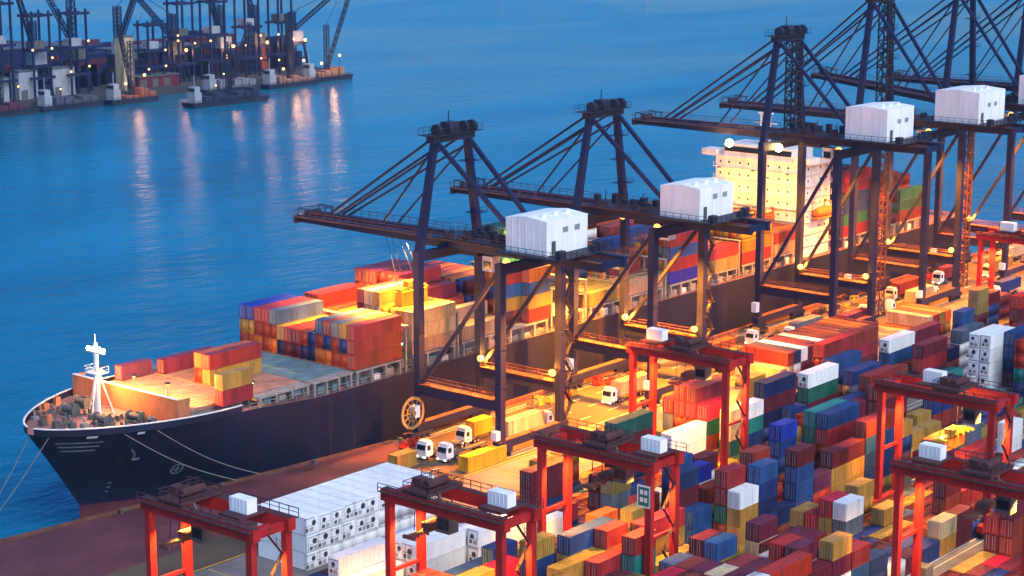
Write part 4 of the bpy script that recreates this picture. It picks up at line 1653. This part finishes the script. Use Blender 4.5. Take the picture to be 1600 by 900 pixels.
# ------------------------------------------------------------ far shore across the water
tag(MB().box(150, 708, 697, 1250, -14, -3.2).build("far_land", mat("far_land_concrete", (.05, .05, .055), .9)), None, None, kind="structure")
fr = random.Random(31)
BARGE = [
    (478, 684, 34, "maroon", (.10, .02, .05), True, "barge with a maroon deck load, first from the left on the far shore", 0),
    (517, 685, 30, "grey", (.07, .08, .10), False, "low grey barge with a white wheelhouse, second on the far shore", 0),
    (551, 681, 24, "orange", (.3, .1, .05), True, "barge with a lit orange wheelhouse near the white tower on the far shore", 1),
    (566, 645, 42, "dark", (.02, .03, .05), True, "dark barge lying away from the far shore with a white wheelhouse at its left end", 0),
    (606, 680, 30, "pale", (.2, .2, .22), False, "pale decked barge right of the dark one along the far shore", 0),
    (640, 676, 30, "tan", (.3, .16, .1), True, "barge with a tan lit deck right of the pale one", 1),
    (672, 682, 28, "lit", (.35, .17, .08), True, "orange lit barge last in the row, at the tip of the far shore", 1),
]
for (x, y, L, nm, c, der, lab, lit) in BARGE:
    root = thing("barge", (x, y, WZ), lab, "barge", "barges moored along the far shore")
    g = MB()
    g._add([(0, 1, -.5), (L, 0, -.5), (L, 9, -.5), (0, 8, -.5), (-1.5, .6, 2.2), (L + 1.2, 0, 2.2), (L + 1.2, 9, 2.2), (-1.5, 8.4, 2.2)],
           [(0, 3, 2, 1), (4, 5, 6, 7), (0, 1, 5, 4), (1, 2, 6, 5), (2, 3, 7, 6), (3, 0, 4, 7)])
    g.rail((-1, .8, 2.2), (L, .3, 2.2), 1, 3, .12)
    g.build("hull", navy2, root)
    g = MB()
    for k in range(int(L / 6)):
        h = fr.uniform(1, 4)
        g.box(7 + k * 4.6, 11 + k * 4.6, 1.6, 7.6, 2.21, 2.2 + h)
    g.build("deck_load", mat("barge_load_" + nm, c, .7), root)
    g = MB()
    g.box(1, 5, 2, 7, 2.21, 6.5)
    g.box(1.5, 4.6, 2.5, 6.5, 6.51, 9)
    g.beam((3, 4.5, 9), (3, 4.5, 14), .25)
    wh = g.build("wheelhouse", farwhite, root)
    MB().box(.96, .99, 2.5, 6.5, 7.2, 8.3).box(1.4, 1.49, 2.6, 6.4, 7.2, 8.3).build("window", glass, wh)
    if der:
        g = MB()
        px = L * .55
        g.lattice((px, 4.5, 2.2), (px, 4.5, 27), 1.8, 1.8, 9, .3)
        g.lattice((px, 4.5, 6), (px + fr.uniform(-14, 16), 2, fr.uniform(30, 44)), 1.3, 1.3, 12, .3)
        g.beam((px, 4.5, 27), (px + 6, 3, 38), .14)
        g.build("derrick", navy2, root)
    for lx, lz, w_ in ((L * .3, 9, False), (L * .75, 12, True)):
        if lit or fr.random() < .5:
            g = MB().tube((lx, 1.5, 2.2), (lx, 1.5, lz), .12, 6)
            lp = g.build("lamp_post", navy2, root)
            MB().ball((lx, 1.2, lz), 0.7 if lit else .4).build("lamp_globe", lamp_far, lp)
    if lit:
        point((L * .5, -1.5, 12), 1300 * KW, (1, .5, .2), .8, root)
# dock cranes, sheds and stacks on the far land
for i, (x, y, h, litc) in enumerate(((486, 712, 48, 0), (508, 722, 55, 0), (533, 712, 46, 0), (559, 718, 58, 0), (590, 724, 50, 0), (614, 714, 44, 1), (642, 712, 48, 1), (668, 716, 46, 1), (690, 712, 40, 1))):
    root = thing("dock_crane", (x, y, -3.2), "%s dark lattice dock crane from the left on the far shore" % ORD[i], "dock crane", "dock cranes on the far shore")
    g = MB()
    for dx in (-5, 5):
        for dy in (-5, 5):
            g.beam((dx, dy, 0), (dx * .7, dy * .7, 13), 1.0)
    for dx in (-5, 5):
        g.beam((dx * .85, -4.3, 6), (dx * .85, 4.3, 6), .7)
    g.box(-4.4, 4.4, -4.4, 4.4, 13, 14.2)
    g.build("portal", navy, root)
    g = MB().box(-3, 4.2, -2.6, 2.6, 14.21, 19.5)
    g.build("machinery_house", farwhite if i % 2 == 0 else greydk, root)
    g = MB()
    g.lattice((-1, 0, 19.5), (-1, 0, h * .72), 2.6, 2.6, 9, .4)
    g.build("tower", navy, root)
    g = MB()
    a = fr.uniform(-.9, .9) + math.pi * (.5 if i % 2 else 1.4)
    tip = (math.cos(a) * 24, math.sin(a) * 24, h)
    g.lattice((0, 0, 20), tip, 1.8, 1.8, 14, .35)
    g.beam((-1, 0, h * .72), tip, .25)
    g.build("jib", navy, root)
    if litc:
        g = MB().ball((3, -5, 15), .8)
        g.build("lamp_globe", lamp_far, root)
        point((0, -8, 14), 1300 * KW, (1, .42, .14), 1, root)
SHEDS = [(494, 706, 8, 5, 9, "w", "small white block on the far shore, leftmost of the white ones"), (505, 706, 9, 5, 10, "w", "square white block on the far shore, second of the white ones"),
         (520, 707, 10, 6, 12, "w", "wide white block behind the barges, third of the white ones"), (538, 707, 12, 6, 12, "w", "long white block behind the barges, fourth of the white ones"),
         (573, 701, 6, 6, 24, "c", "tall narrow pale tower building on the far shore"), (582, 702, 24, 10, 5, "m", "low plum shed right of the pale tower"),
         (600, 735, 50, 20, 14, "s", "long slate warehouse behind the dock cranes"), (520, 745, 60, 20, 18, "n", "long navy warehouse behind the white blocks"), (655, 728, 34, 12, 12, "o", "orange lit shed near the tip of the far shore")]
for (x, y, L, D, h, c, lab) in SHEDS:
    root = thing("warehouse", (x, y, -3.2), lab, "warehouse", "buildings on the far shore")
    g = MB().box(0, L, 0, D, 0, h)
    g.build("wall", farwhite if c == "w" else CMAT[c], root)
    MB().box(-.3, L + .3, -.3, D + .3, h + .003, h + .5).build("roof", greydk, root)
    for k in range(max(1, int(L / 7))):
        MB().box(1 + k * 7, 1 + k * 7 + min(3.5, L - 2), -.09, -.02, .2, min(h - 1, 4)).build("door", greydk, root)
for i, x in enumerate((470, 488, 506, 526, 546, 590, 608, 628, 650, 672)):
    root = thing("loading_gantry", (x, 704, -3.2), "%s dark loading gantry from the left lining the far shore" % ORD[i], "loading gantry", "loading gantries on the far shore")
    h = fr.uniform(30, 46)
    for dx in (0, 9):
        for dy in (0, 7):
            MB().beam((dx, dy, 0), (dx, dy, h), .8).build("leg", navy, root)
    for z in (9, h * .55, h - 2):
        g = MB()
        for dy in (0, 7):
            g.beam((-2, dy, z), (11, dy, z), .9, 1.2)
        for dx in (0, 9):
            g.beam((dx, .4, z), (dx, 6.6, z), .7)
        g.build("cross_frame", navy, root)
    g = MB()
    g.box(1, 7, 1, 6, h * .55 + .7, h * .55 + 4)
    g.build("cabin", farwhite if i % 3 else greydk, root)
    for q in range(3):
        MB().ball((fr.choice((-.6, 9.6)), -.6, fr.uniform(6, 24)), .5).build("lamp_globe", lamp_far, root)
V = MB()
for k in range(260):
    x, y = fr.uniform(465, 700), fr.choice((726, 729, 732, 735, 738, 760, 763, 766, 790, 793, 796))
    for t in range(fr.choice((2, 3, 4, 5, 6))):
        V.cur = fr.randrange(5)
        V.box(x, x + 11, y, y + 2.3, -3.2 + 2.5 * t, -3.2 + 2.5 * t + 2.46)
o = V.build("far_container_stacks", [CMAT["n"], CMAT["p"], CMAT["n"], CMAT["m"], navy])
tag(o, "far-off container stacks filling the terminal on the far shore", None, None, "stuff")
# lamps on added floats, unseen above the frame, for light trails on the water
for i, (x, y) in enumerate(((985, 905), (1043, 872), (1068, 862), (1092, 842), (1130, 812))):
    root = thing("added_trail_lamp", (x * 1.24, y * 1.24, WZ), "%s added far lamp unseen beyond the top edge, casting a light trail" % ORD[i], "added lamp", "added lamps out of view for the light trails")
    g = MB().tube((0, 0, -.5), (0, 0, 1.6), 2.4, 14).lattice((0, 0, 1.6), (0, 0, 9), 1.6, 1.6, 4, .2)
    g.build("float", rtgred, root)
    MB().ball((0, 0, 10.2), 1.1 if i in (1, 4) else .8).build("lamp_globe", lamp_far, root)
